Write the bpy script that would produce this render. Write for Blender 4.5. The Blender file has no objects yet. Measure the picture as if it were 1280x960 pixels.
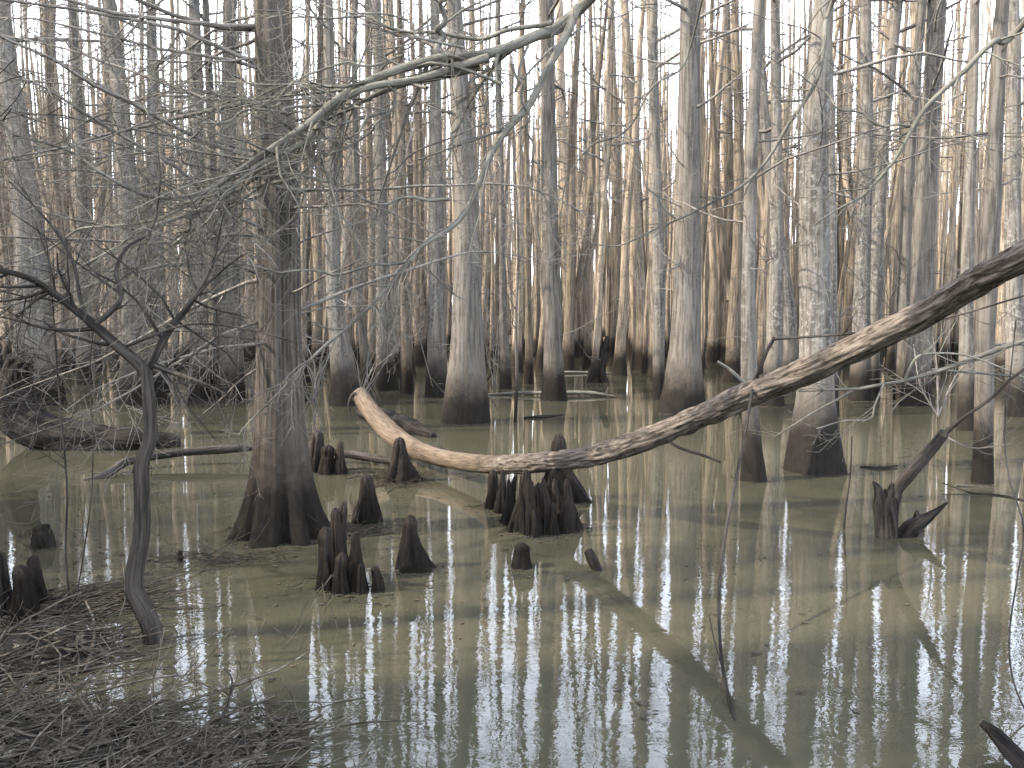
import bpy, math, random
import numpy as np
from mathutils import Vector

PI = math.pi
scene = bpy.context.scene
C = scene.collection
rng = np.random.default_rng(11)
R_ = random.Random(7)

# ------------------------------------------------------------------ camera maths
F, H, V0 = 1040.0, 1.65, 398.0          # focal length in photo pixels, eye height, horizon row
PITCH = math.atan((480 - V0) / F)
FW = np.array([0, math.cos(PITCH), -math.sin(PITCH)])
UP = np.array([0, math.sin(PITCH), math.cos(PITCH)])
RT = np.array([1.0, 0, 0])
EYE = np.array([0, 0, H])


def ray(u, v):
    return FW + RT * ((u - 640) / F) - UP * ((v - 480) / F)


def at(u, v, Y):
    """the point that shows at photo pixel (u, v) at distance Y"""
    d = ray(u, v)
    return EYE + d * (Y / d[1])


def gnd(u, v, z=0.0):
    d = ray(u, v)
    return EYE + d * ((z - H) / d[2])


def gy(v):
    return float(gnd(640, v)[1])


def pxr(w, Y):
    return 0.5 * w * Y / F


# ------------------------------------------------------------------ noise
def _hash(i, j, k):
    n = (i * 374761393 + j * 668265263 + k * 2147483647 + 1442695040) & 0xFFFFFFFF
    n = ((n ^ (n >> 13)) * 1274126177) & 0xFFFFFFFF
    n = n ^ (n >> 16)
    return (n & 0xFFFF) / 65535.0


def vnoise(p):
    p = np.asarray(p, float)
    i = np.floor(p).astype(np.int64)
    f = p - i
    f = f * f * (3 - 2 * f)
    out = 0
    for a in (0, 1):
        for b in (0, 1):
            for c in (0, 1):
                w = (f[..., 0] if a else 1 - f[..., 0]) * (f[..., 1] if b else 1 - f[..., 1]) * (f[..., 2] if c else 1 - f[..., 2])
                out = out + w * _hash(i[..., 0] + a, i[..., 1] + b, i[..., 2] + c)
    return out


# ------------------------------------------------------------------ mesh builder
class MB:
    def __init__(self):
        self.V, self.Fq, self.A, self.n = [], [], [], 0

    def grid(self, P, A, closed=True):
        n, k = P.shape[:2]
        self.V.append(P.reshape(-1, 3))
        self.A.append(A.reshape(-1, 3))
        i = np.arange(n - 1)[:, None]
        j = np.arange(k if closed else k - 1)[None, :]
        j2 = (j + 1) % k
        q = np.stack([i * k + j, i * k + j2, (i + 1) * k + j2, (i + 1) * k + j], -1).reshape(-1, 4) + self.n
        self.Fq.append(q)
        self.n += n * k

    def tube(self, pts, rad, k=5, disp=None, cap0=False, cap1=False, ref=None):
        pts = np.asarray(pts, float)
        rad = np.asarray(rad, float)
        t = np.gradient(pts, axis=0)
        t /= np.linalg.norm(t, axis=1)[:, None] + 1e-12
        if ref is None:
            m = np.abs(t.mean(0))
            ref = np.eye(3)[int(np.argmin(m))]
        n1 = np.cross(t, ref)
        n1 /= np.linalg.norm(n1, axis=1)[:, None] + 1e-12
        n2 = np.cross(t, n1)
        s = np.concatenate([[0], np.cumsum(np.linalg.norm(np.diff(pts, axis=0), axis=1))])
        ang = np.linspace(0, 2 * PI, k, endpoint=False)
        ca, sa = np.cos(ang), np.sin(ang)
        Rr = np.repeat(rad[:, None], k, 1)
        if disp is not None:
            Rr = Rr * disp(np.repeat(ang[None, :], len(rad), 0), np.repeat(s[:, None], k, 1), Rr)
        P = pts[:, None, :] + Rr[..., None] * (ca[None, :, None] * n1[:, None, :] + sa[None, :, None] * n2[:, None, :])
        A = np.stack([rad[:, None] * ca[None, :], rad[:, None] * sa[None, :], np.repeat(s[:, None], k, 1)], -1)
        if cap0:
            P = np.concatenate([np.repeat(pts[:1, None], k, 1) + (P[:1] - pts[:1, None]) * 1e-3, P[:1], P], 0)
            A = np.concatenate([A[:1], A[:1], A], 0)
        if cap1:
            P = np.concatenate([P, P[-1:], np.repeat(pts[-1:, None], k, 1) + (P[-1:] - pts[-1:, None]) * 1e-3], 0)
            A = np.concatenate([A, A[-1:], A[-1:]], 0)
        self.grid(P, A)

    def add(self, other, xf=None):
        """append another builder's geometry, moved by xf(points)"""
        V, Fq, A = other.arrays()
        self.V.append(xf(V) if xf else V)
        self.A.append(A)
        self.Fq.append(Fq + self.n)
        self.n += len(V)

    def arrays(self):
        return np.concatenate(self.V), np.concatenate(self.Fq), np.concatenate(self.A)

    def mesh(self, name, mat, smooth=True):
        V, Q, A = self.arrays()
        me = bpy.data.meshes.new(name)
        me.vertices.add(len(V))
        me.vertices.foreach_set('co', V.astype(np.float32).ravel())
        me.loops.add(len(Q) * 4)
        me.loops.foreach_set('vertex_index', Q.astype(np.int32).ravel())
        me.polygons.add(len(Q))
        me.polygons.foreach_set('loop_start', np.arange(0, len(Q) * 4, 4, dtype=np.int32))
        if smooth:
            me.polygons.foreach_set('use_smooth', np.ones(len(Q), bool))
        at_ = me.attributes.new('bark', 'FLOAT_VECTOR', 'POINT')
        at_.data.foreach_set('vector', A.astype(np.float32).ravel())
        me.update(calc_edges=True)
        if mat:
            me.materials.append(mat)
        return me

    def build(self, name, mat, parent=None, loc=None, smooth=True):
        o = bpy.data.objects.new(name, self.mesh(name, mat, smooth))
        C.objects.link(o)
        if parent is not None:
            o.parent = parent
        if loc is not None:
            o.location = loc
        return o


def tag(o, label=None, cat=None, group=None, kind=None):
    if label:
        o['label'] = label
    if cat:
        o['category'] = cat
    if group:
        o['group'] = group
    if kind:
        o['kind'] = kind
    return o


def empty(name, loc, label, cat, group=None):
    o = bpy.data.objects.new(name, None)
    o.empty_display_size = 0.2
    C.objects.link(o)
    o.location = loc
    return tag(o, label, cat, group)


# ------------------------------------------------------------------ materials
def new_mat(name):
    m = bpy.data.materials.new(name)
    m.use_nodes = True
    nt = m.node_tree
    nt.nodes.clear()
    out = nt.nodes.new('ShaderNodeOutputMaterial')
    bs = nt.nodes.new('ShaderNodeBsdfPrincipled')
    nt.links.new(bs.outputs[0], out.inputs['Surface'])
    return m, nt, bs


def N(nt, typ, **kw):
    n = nt.nodes.new(typ)
    for k, v in kw.items():
        setattr(n, k, v)
    return n


def math_n(nt, op, a, b=None, c=None, clamp=False):
    n = N(nt, 'ShaderNodeMath', operation=op, use_clamp=clamp)
    for i, x in enumerate((a, b, c)):
        if x is None:
            continue
        if hasattr(x, 'is_linked') or hasattr(x, 'links'):
            nt.links.new(x, n.inputs[i])
        else:
            n.inputs[i].default_value = x
    return n.outputs[0]


def noise(nt, vec, scale, detail=4.0, rough=0.55, dist=0.0):
    n = N(nt, 'ShaderNodeTexNoise')
    n.inputs['Scale'].default_value = scale
    n.inputs['Detail'].default_value = detail
    n.inputs['Roughness'].default_value = rough
    n.inputs['Distortion'].default_value = dist
    nt.links.new(vec, n.inputs['Vector'])
    return n.outputs['Fac']


def ramp(nt, fac, stops):
    r = N(nt, 'ShaderNodeValToRGB')
    el = r.color_ramp.elements
    while len(el) < len(stops):
        el.new(0.5)
    for e, (p, c) in zip(el, stops):
        e.position = p
        e.color = (*c, 1) if len(c) == 3 else c
    nt.links.new(fac, r.inputs[0])
    return r.outputs['Color']


def mixc(nt, fac, a, b, blend='MIX'):
    n = N(nt, 'ShaderNodeMix', data_type='RGBA', blend_type=blend)
    for sock, x in ((n.inputs['Factor'], fac), (n.inputs['A'], a), (n.inputs['B'], b)):
        if isinstance(x, (tuple, list)):
            sock.default_value = (*x, 1)
        elif isinstance(x, (int, float)):
            sock.default_value = x
        else:
            nt.links.new(x, sock)
    return n.outputs['Result']


def sstep(nt, x, lo, hi):
    n = N(nt, 'ShaderNodeMapRange', interpolation_type='SMOOTHSTEP')
    nt.links.new(x, n.inputs['Value'])
    n.inputs['From Min'].default_value = lo
    n.inputs['From Max'].default_value = hi
    return n.outputs['Result']


def bark(name, dark, light, stretch=(26, 26, 1.7), lichen=0.35, lichen_col=(0.42, 0.41, 0.38), stain=0.62,
         stain_col=(0.0055, 0.0049, 0.0041), bump=0.5, bump_d=0.02, vary=0.35, rough=0.9, tint=None):
    m, nt, bs = new_mat(name)
    L = nt.links
    att = N(nt, 'ShaderNodeAttribute', attribute_name='bark')
    mp = N(nt, 'ShaderNodeMapping')
    mp.inputs['Scale'].default_value = stretch
    L.new(att.outputs['Vector'], mp.inputs['Vector'])
    fib = noise(nt, mp.outputs[0], 1.0, 6, 0.65, 0.3)
    geo = N(nt, 'ShaderNodeNewGeometry')
    oi = N(nt, 'ShaderNodeObjectInfo')
    pos = N(nt, 'ShaderNodeVectorMath', operation='ADD')
    L.new(att.outputs['Vector'], pos.inputs[0])
    L.new(oi.outputs['Random'], pos.inputs[1])
    big = noise(nt, pos.outputs[0], 1.1, 3, 0.6)
    spots = noise(nt, pos.outputs[0], 15.0, 5, 0.72)
    col = mixc(nt, sstep(nt, fib, 0.38, 0.62), dark, light)
    col = mixc(nt, math_n(nt, 'MULTIPLY', sstep(nt, big, 0.35, 0.75), 0.35), col, tuple(x * 0.6 for x in dark))
    if tint:
        col = mixc(nt, math_n(nt, 'MULTIPLY', sstep(nt, big, 0.6, 0.3), 0.5), col, tint)
    if lichen > 0:
        lf = math_n(nt, 'MULTIPLY', math_n(nt, 'MULTIPLY', sstep(nt, spots, 0.50, 0.62), sstep(nt, big, 0.34, 0.62)), math_n(nt, 'MULTIPLY', oi.outputs['Random'], lichen * 1.25))
        col = mixc(nt, lf, col, lichen_col)
    # every tree its own tone
    hv = N(nt, 'ShaderNodeHueSaturation')
    L.new(col, hv.inputs['Color'])
    L.new(math_n(nt, 'MULTIPLY_ADD', oi.outputs['Random'], vary, 1.0 - vary * 0.5), hv.inputs['Value'])
    L.new(math_n(nt, 'MULTIPLY_ADD', big, 0.6, 0.7), hv.inputs['Saturation'])
    col = hv.outputs['Color']
    if stain > 0:   # wet high-water stain on the bark
        sep = N(nt, 'ShaderNodeSeparateXYZ')
        L.new(geo.outputs['Position'], sep.inputs[0])
        zz = math_n(nt, 'SUBTRACT', sep.outputs['Z'], math_n(nt, 'MULTIPLY_ADD', big, 0.9, math_n(nt, 'MULTIPLY_ADD', fib, 0.5, math_n(nt, 'MULTIPLY_ADD', spots, 0.5, -0.95))))
        sf = sstep(nt, zz, stain + 0.36, stain - 0.26)
        brown = sstep(nt, zz, stain + 0.9, stain - 0.1)
        col = mixc(nt, math_n(nt, 'MULTIPLY', brown, 0.35), col, (0.05, 0.039, 0.03))
        col = mixc(nt, math_n(nt, 'MULTIPLY', sf, 0.9), col, stain_col)
    L.new(col, bs.inputs['Base Color'])
    bs.inputs['Roughness'].default_value = rough
    bs.inputs['Specular IOR Level'].default_value = 0.06
    b = N(nt, 'ShaderNodeBump')
    b.inputs['Strength'].default_value = bump
    b.inputs['Distance'].default_value = bump_d
    hgt = math_n(nt, 'MULTIPLY_ADD', spots, 0.4, fib)
    L.new(hgt, b.inputs['Height'])
    L.new(b.outputs[0], bs.inputs['Normal'])
    return m


M = {}
M['tupelo'] = bark('tupelo_bark', (0.048, 0.044, 0.039), (0.125, 0.117, 0.104), lichen=0.6, lichen_col=(0.2, 0.197, 0.182), tint=(0.12, 0.1, 0.075))
M['far'] = bark('far_trunk_bark', (0.07, 0.057, 0.043), (0.215, 0.178, 0.134), stretch=(26, 26, 1.6), lichen=0.35, lichen_col=(0.25, 0.225, 0.18), tint=(0.15, 0.11, 0.074), stain=0.7, vary=0.95)
M['cypress'] = bark('cypress_bark', (0.019, 0.017, 0.015), (0.095, 0.085, 0.073), stretch=(34, 34, 1.3), lichen=0.05, stain=0.6, bump=0.9, tint=(0.082, 0.068, 0.055))
M['twig'] = bark('twig_bark', (0.07, 0.064, 0.058), (0.17, 0.155, 0.135), stretch=(60, 60, 6), lichen=0.2, stain=0, bump=0.2, vary=0.5)
M['limb'] = bark('overhanging_bark', (0.06, 0.056, 0.049), (0.15, 0.142, 0.122), stretch=(40, 40, 5), lichen_col=(0.2, 0.198, 0.17), lichen=0.3, stain=0, bump=0.4, tint=(0.12, 0.12, 0.085))
M['dark'] = bark('wet_dark_bark', (0.006, 0.0054, 0.0048), (0.026, 0.0225, 0.0195), stretch=(30, 30, 3), lichen=0.12, lichen_col=(0.08, 0.075, 0.066), stain=0, bump=0.8)
M['grey_brown'] = bark('grey_brown_bark', (0.015, 0.0135, 0.012), (0.052, 0.046, 0.04), stretch=(40, 40, 3), lichen=0.18, lichen_col=(0.11, 0.106, 0.097), stain=0, bump=0.6)  # dark grey-brown bark of the sapling, branches and sticks
M['knee'] = bark('knee_bark', (0.007, 0.0062, 0.0056), (0.045, 0.039, 0.0345), stretch=(45, 45, 3), lichen=0.25, lichen_col=(0.09, 0.075, 0.062), stain=0.22, bump=1.0, bump_d=0.04, tint=(0.034, 0.0245, 0.02), rough=0.7)
M['pale'] = bark('weathered_wood', (0.11, 0.1, 0.085), (0.28, 0.255, 0.215), stretch=(40, 40, 3), lichen=0.2, stain=0, bump=0.5)
M['litter'] = bark('dead_twig', (0.018, 0.0155, 0.012), (0.085, 0.072, 0.055), stretch=(60, 60, 8), lichen=0.2, stain=0, bump=0.2)


def log_material():
    """a fallen trunk: bare orange wood on the first few metres, furrowed grey bark on the rest"""
    m, nt, bs = new_mat('fallen_log_bark')
    L = nt.links
    att = N(nt, 'ShaderNodeAttribute', attribute_name='bark')
    sep = N(nt, 'ShaderNodeSeparateXYZ')
    L.new(att.outputs['Vector'], sep.inputs[0])

    def mapped(s):
        mp = N(nt, 'ShaderNodeMapping')
        mp.inputs['Scale'].default_value = s
        L.new(att.outputs['Vector'], mp.inputs['Vector'])
        return mp.outputs[0]
    fib = noise(nt, mapped((50, 50, 8.0)), 1.0, 6, 0.7, 0.8)
    fine = noise(nt, mapped((120, 120, 6)), 1.0, 4, 0.6)
    patch = noise(nt, mapped((7, 7, 2.5)), 1.0, 4, 0.6)
    barkc = ramp(nt, fib, [(0.34, (0.014, 0.0115, 0.0095)), (0.45, (0.058, 0.048, 0.039)), (0.55, (0.108, 0.091, 0.075)), (0.68, (0.155, 0.134, 0.112))])
    wood = ramp(nt, math_n(nt, 'MULTIPLY_ADD', fine, 0.5, math_n(nt, 'MULTIPLY', patch, 0.5)),
                [(0.28, (0.022, 0.015, 0.011)), (0.42, (0.055, 0.042, 0.031)), (0.55, (0.108, 0.084, 0.061)), (0.72, (0.175, 0.145, 0.112))])
    edge = math_n(nt, 'ADD', sep.outputs['Z'], math_n(nt, 'MULTIPLY_ADD', patch, 5.0, -2.5))
    f = sstep(nt, edge, 2.7, 3.5)
    L.new(mixc(nt, f, wood, barkc), bs.inputs['Base Color'])
    bs.inputs['Roughness'].default_value = 0.85
    bs.inputs['Specular IOR Level'].default_value = 0.08
    b = N(nt, 'ShaderNodeBump')
    b.inputs['Strength'].default_value = 0.7
    b.inputs['Distance'].default_value = 0.015
    L.new(math_n(nt, 'MULTIPLY_ADD', fine, 0.4, fib), b.inputs['Height'])
    L.new(b.outputs[0], bs.inputs['Normal'])
    return m


M['log'] = log_material()


def water_material():
    m, nt, bs = new_mat('muddy_water')
    L = nt.links
    geo = N(nt, 'ShaderNodeNewGeometry')
    mp = N(nt, 'ShaderNodeMapping')
    mp.inputs['Scale'].default_value = (1.0, 1.35, 1.0)
    L.new(geo.outputs['Position'], mp.inputs['Vector'])
    p = mp.outputs[0]
    tone = noise(nt, geo.outputs['Position'], 0.22, 3, 0.5)
    L.new(ramp(nt, tone, [(0.3, (0.034, 0.033, 0.0215)), (0.7, (0.044, 0.042, 0.028))]), bs.inputs['Base Color'])
    bs.inputs['Roughness'].default_value = 0.015
    bs.inputs['IOR'].default_value = 1.38
    sep = N(nt, 'ShaderNodeSeparateXYZ')
    L.new(geo.outputs['Position'], sep.inputs[0])
    calm = noise(nt, geo.outputs['Position'], 0.35, 2, 0.5)
    # the breeze ruffles the open water close to the bank, the water between the trees lies still
    reach = math_n(nt, 'MULTIPLY_ADD', sstep(nt, math_n(nt, 'MULTIPLY_ADD', calm, 4.0, sep.outputs['Y']), 12.5, 6.0), 0.92, 0.08)
    r1 = noise(nt, p, 12.0, 3, 0.55, 0.4)
    r2 = noise(nt, p, 2.3, 1, 0.4)
    h = math_n(nt, 'MULTIPLY', math_n(nt, 'MULTIPLY_ADD', r2, 0.0004, math_n(nt, 'MULTIPLY', r1, 0.00046)), reach)
    b = N(nt, 'ShaderNodeBump')
    b.inputs['Strength'].default_value = 1.0
    b.inputs['Distance'].default_value = 1.0
    L.new(h, b.inputs['Height'])
    L.new(b.outputs[0], bs.inputs['Normal'])
    return m


M['water'] = water_material()


def soil(name, c1, c2, scale=6.0, rough=0.85):
    m, nt, bs = new_mat(name)
    geo = N(nt, 'ShaderNodeNewGeometry')
    a = noise(nt, geo.outputs['Position'], scale, 6, 0.7)
    nt.links.new(ramp(nt, a, [(0.35, c1), (0.65, c2)]), bs.inputs['Base Color'])
    bs.inputs['Roughness'].default_value = rough
    bs.inputs['Specular IOR Level'].default_value = 0.12
    b = N(nt, 'ShaderNodeBump')
    b.inputs['Strength'].default_value = 0.8
    b.inputs['Distance'].default_value = 0.03
    nt.links.new(noise(nt, geo.outputs['Position'], scale * 4, 6, 0.7), b.inputs['Height'])
    nt.links.new(b.outputs[0], bs.inputs['Normal'])
    return m


M['mud'] = soil('wet_mud', (0.006, 0.0055, 0.0048), (0.02, 0.018, 0.0148), 9.0, 0.6)
M['floor'] = soil('leaf_litter', (0.05, 0.034, 0.021), (0.11, 0.08, 0.05), 1.5)

# ------------------------------------------------------------------ world, sun, camera
SUN_EL = math.radians(38)
SUN_AZ = math.radians(-103)               # bearing clockwise from +Y: the sun stands to the left
sunv = Vector((math.sin(SUN_AZ) * math.cos(SUN_EL), math.cos(SUN_AZ) * math.cos(SUN_EL), math.sin(SUN_EL)))
w = bpy.data.worlds.new('World')
scene.world = w
w.use_nodes = True
nt = w.node_tree
bg = nt.nodes['Background']
sky = nt.nodes.new('ShaderNodeTexSky')
sky.sky_type = 'NISHITA'
sky.sun_disc = False
sky.sun_elevation = SUN_EL
sky.sun_rotation = SUN_AZ % (2 * PI)
sky.air_density = 1.0
sky.dust_density = 1.5
sky.ozone_density = 1.0
# a bright winter haze veils the lower sky in front of the blue
tc = N(nt, 'ShaderNodeTexCoord')
sp = N(nt, 'ShaderNodeSeparateXYZ')
nt.links.new(tc.outputs['Generated'], sp.inputs[0])
cl = noise(nt, tc.outputs['Generated'], 3.0, 5, 0.55)
low = sstep(nt, math_n(nt, 'MULTIPLY_ADD', cl, 0.45, sp.outputs['Z']), 1.3, 0.6)
veil = mixc(nt, low, (1.2, 1.3, 1.5), (10.0, 10.4, 11.4))
nt.links.new(mixc(nt, 1.0, sky.outputs[0], veil, 'ADD'), bg.inputs[0])
bg.inputs[1].default_value = 0.15
sun = bpy.data.lights.new('sun', 'SUN')
sun.energy = 5.0
sun.angle = math.radians(0.8)
sun.color = (1.0, 0.89, 0.75)
so = bpy.data.objects.new('sun', sun)
so.rotation_euler = sunv.to_track_quat('Z', 'Y').to_euler()
C.objects.link(so)

cam = bpy.data.cameras.new('camera')
cam.sensor_fit = 'HORIZONTAL'
cam.sensor_width = 36
cam.lens = 36 * F / 1280
cam.clip_start = 0.05
cam.clip_end = 2000
co = bpy.data.objects.new('camera', cam)
co.location = EYE
co.rotation_euler = (PI / 2 - PITCH, 0, 0)
C.objects.link(co)
scene.camera = co
scene.view_settings.view_transform = 'Standard'
scene.view_settings.look = 'None'
scene.view_settings.exposure = 1.68
scene.view_settings.gamma = 1
scene.view_settings.use_curve_mapping = False
scene.cycles.max_bounces = 6
scene.cycles.diffuse_bounces = 3
scene.cycles.glossy_bounces = 3
scene.cycles.caustics_reflective = False
scene.cycles.caustics_refractive = False
scene.cycles.use_denoising = True

# ------------------------------------------------------------------ the setting
def sheet(name, xs, ys, zf, mat):
    X, Y = np.meshgrid(xs, ys)
    Z = zf(X, Y)
    P = np.stack([X, Y, Z], -1)
    b = MB()
    b.grid(P, P.copy(), closed=False)
    o = b.build(name, mat)
    o['kind'] = 'structure'
    return o


sheet('water', np.linspace(-260, 260, 3), np.linspace(-60, 330, 3), lambda X, Y: X * 0, M['water'])
sheet('forest_floor', np.linspace(-240, 240, 90), np.linspace(50, 320, 60),
      lambda X, Y: -0.55 + np.clip((Y - 50 - 6 * vnoise(np.stack([X * .06, Y * .06, X * 0], -1))) / 60, 0, 1) * 3.4
      + 0.3 * vnoise(np.stack([X * .2, Y * .2, X * 0 + 5], -1)), M['floor'])


def bank_h(X, Y):
    # the shore comes in from the lower left, with one low mound at the frame's edge
    n = vnoise(np.stack([X * 2.2, Y * 2.2, X * 0], -1)) + 0.5 * vnoise(np.stack([X * 7, Y * 7, X * 0 + 3], -1)) - 0.75
    # shoreline drawn on the water: in from the left at y 4.3, out at the lower edge near x -0.9
    e = np.minimum(3.16 - 0.50 * (X + 1.5) - Y, (-0.80 - X) * 0.8)
    e = np.minimum(e, 3.74 - Y)
    z = np.clip(e * 0.13, -0.3, 0.07) + 0.05 * n
    z += 0.15 * np.exp(-(((X + 2.30) / 0.36) ** 2 + ((Y - 3.98) / 0.30) ** 2)) * (0.8 + 0.5 * n)
    return z


sheet('mud_bank', np.linspace(-4.5, 1.0, 150), np.linspace(1.2, 5.2, 120), bank_h, M['mud'])

def haze_box():
    me = bpy.data.meshes.new('haze')
    x0, x1, y0, y1, z0, z1 = -262, 262, -62, 332, -2.2, 25.0
    v = [(x, y, z) for z in (z0, z1) for x, y in ((x0, y0), (x1, y0), (x1, y1), (x0, y1))]
    me.from_pydata(v, [], [(3, 2, 1, 0), (4, 5, 6, 7), (0, 1, 5, 4), (1, 2, 6, 5), (2, 3, 7, 6), (3, 0, 4, 7)])
    m = bpy.data.materials.new('thin_haze')
    m.use_nodes = True
    nt = m.node_tree
    nt.nodes.clear()
    out = nt.nodes.new('ShaderNodeOutputMaterial')
    pv = nt.nodes.new('ShaderNodeVolumePrincipled')
    pv.inputs['Color'].default_value = (0.93, 0.93, 0.95, 1)
    pv.inputs['Density'].default_value = 0.00008
    pv.inputs['Anisotropy'].default_value = 0.3
    nt.links.new(pv.outputs[0], out.inputs['Volume'])
    me.materials.append(m)
    o = bpy.data.objects.new('haze', me)
    C.objects.link(o)
    tag(o, 'thin pale winter haze hanging in the flooded forest', 'haze', kind='stuff')


haze_box()
# ------------------------------------------------------------------ branches
def wander(p0, d, length, n, bend, g, r):
    """a crooked path from p0 along d; g pulls it down (or up)"""
    d = np.array(d, float)
    d /= np.linalg.norm(d)
    pts = [np.array(p0, float)]
    for _ in range(n):
        d = d + r.normal(0, bend, 3) + np.array([0, 0, g])
        d /= np.linalg.norm(d)
        pts.append(pts[-1] + d * length / n)
    return np.array(pts)


def perp_dir(t, spread, r):
    a = r.normal(0, 1, 3)
    a -= t * a.dot(t)
    a /= np.linalg.norm(a) + 1e-9
    return t * math.cos(spread) + a * math.sin(spread)


def twigs_on(mb, pts, rad, count, length, levels, r, k=3, g=0.0, lo=0.15, spread=(0.5, 1.2), rmin=0.0016, flat=0.0):
    n = len(pts)
    for _ in range(count):
        f = lo + (1 - lo) * r.random() ** 0.8
        x = f * (n - 1)
        i = min(int(x), n - 2)
        p = pts[i] + (pts[i + 1] - pts[i]) * (x - i)
        t = pts[i + 1] - pts[i]
        t = t / np.linalg.norm(t)
        rr = max((rad[i] + (rad[i + 1] - rad[i]) * (x - i)) * (0.35 + 0.25 * r.random()), rmin)
        L = length * (1.15 - 0.6 * f) * (0.5 + 0.9 * r.random())
        d = perp_dir(t, r.uniform(*spread), r)
        if flat:
            d[2] *= 1 - flat
        m = 4 if levels > 0 else 3
        q = wander(p, d, L, m, 0.16, g, r)
        rq = rr * np.linspace(1, 0.35, m + 1)
        mb.tube(q, np.maximum(rq, rmin * 0.7), k)
        if levels > 0:
            twigs_on(mb, q, rq, max(2, int(count * 0.5)), L * 0.5, levels - 1, r, 3, g, 0.2, spread, rmin, flat)


def spline(pts, n):
    """smooth curve through pts (Catmull-Rom), n samples"""
    P = np.asarray(pts, float)
    P = np.concatenate([[2 * P[0] - P[1]], P, [2 * P[-1] - P[-2]]])
    m = len(P) - 3
    out = []
    for x in np.linspace(0, m - 1e-9, n):
        i = int(x)
        t = x - i
        a, b, c, d = P[i:i + 4]
        out.append(0.5 * (2 * b + (c - a) * t + (2 * a - 5 * b + 4 * c - d) * t * t + (3 * b - a - 3 * c + d) * t ** 3))
    return np.array(out)


def trunk_disp(seed, flute, zf, nfl, rough=0.05, base_z=-0.5):
    r = np.random.default_rng(seed)
    ph = r.uniform(0, 6.28, 4)

    def f(ang, s, R):
        z = s + base_z
        fl = flute * np.exp(-np.clip(z, -0.2, None) / zf)
        w1 = np.cos(nfl * ang + ph[0] + 0.6 * np.sin(ang + ph[1]))
        w2 = np.cos((nfl * 2 + 1) * ang + ph[2])
        sharp = np.sign(w1) * np.abs(w1) ** 0.8
        nz = vnoise(np.stack([np.cos(ang) * 2 + seed, np.sin(ang) * 2, s * 1.2], -1)) - 0.5
        nf = vnoise(np.stack([np.cos(ang) * 6 + seed, np.sin(ang) * 6, s * 4], -1)) - 0.5
        return 1 + fl * (0.65 * sharp + 0.3 * w2) + rough * 2 * nz + rough * nf
    return f


def crown_mb(top, r, z0, n_limb, size, levels=1, k=3, rmin=0.003, dense=7, droop=-0.01):
    """bare limbs and twigs along a trunk path (top: points, rad: radii) above height z0"""
    mb = MB()
    pts, rad = top
    zs = pts[:, 2]
    zt = zs[-1]
    for i in range(n_limb):
        f = (i + r.random()) / n_limb
        z = z0 + (zt - z0) * f ** 0.85
        p = np.array([np.interp(z, zs, pts[:, j]) for j in range(3)])
        rr = np.interp(z, zs, rad)
        a = r.uniform(0, 2 * PI)
        up = r.uniform(0.1, 0.9) * (0.35 + 0.75 * f)
        L = size * (1.0 - 0.55 * f) * r.uniform(0.5, 1.2)
        q = wander(p, (math.cos(a), math.sin(a), up), L, 6, 0.13, 0.03, r)
        rq = min(rr * 0.45, 0.012 + L * 0.012) * np.linspace(1, 0.22, 7)
        mb.tube(q, rq, max(k, 4))
        twigs_on(mb, q, rq, dense, L * 0.42, levels, r, k, 0.02, 0.15, (0.4, 1.0), rmin)
    return mb


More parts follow.
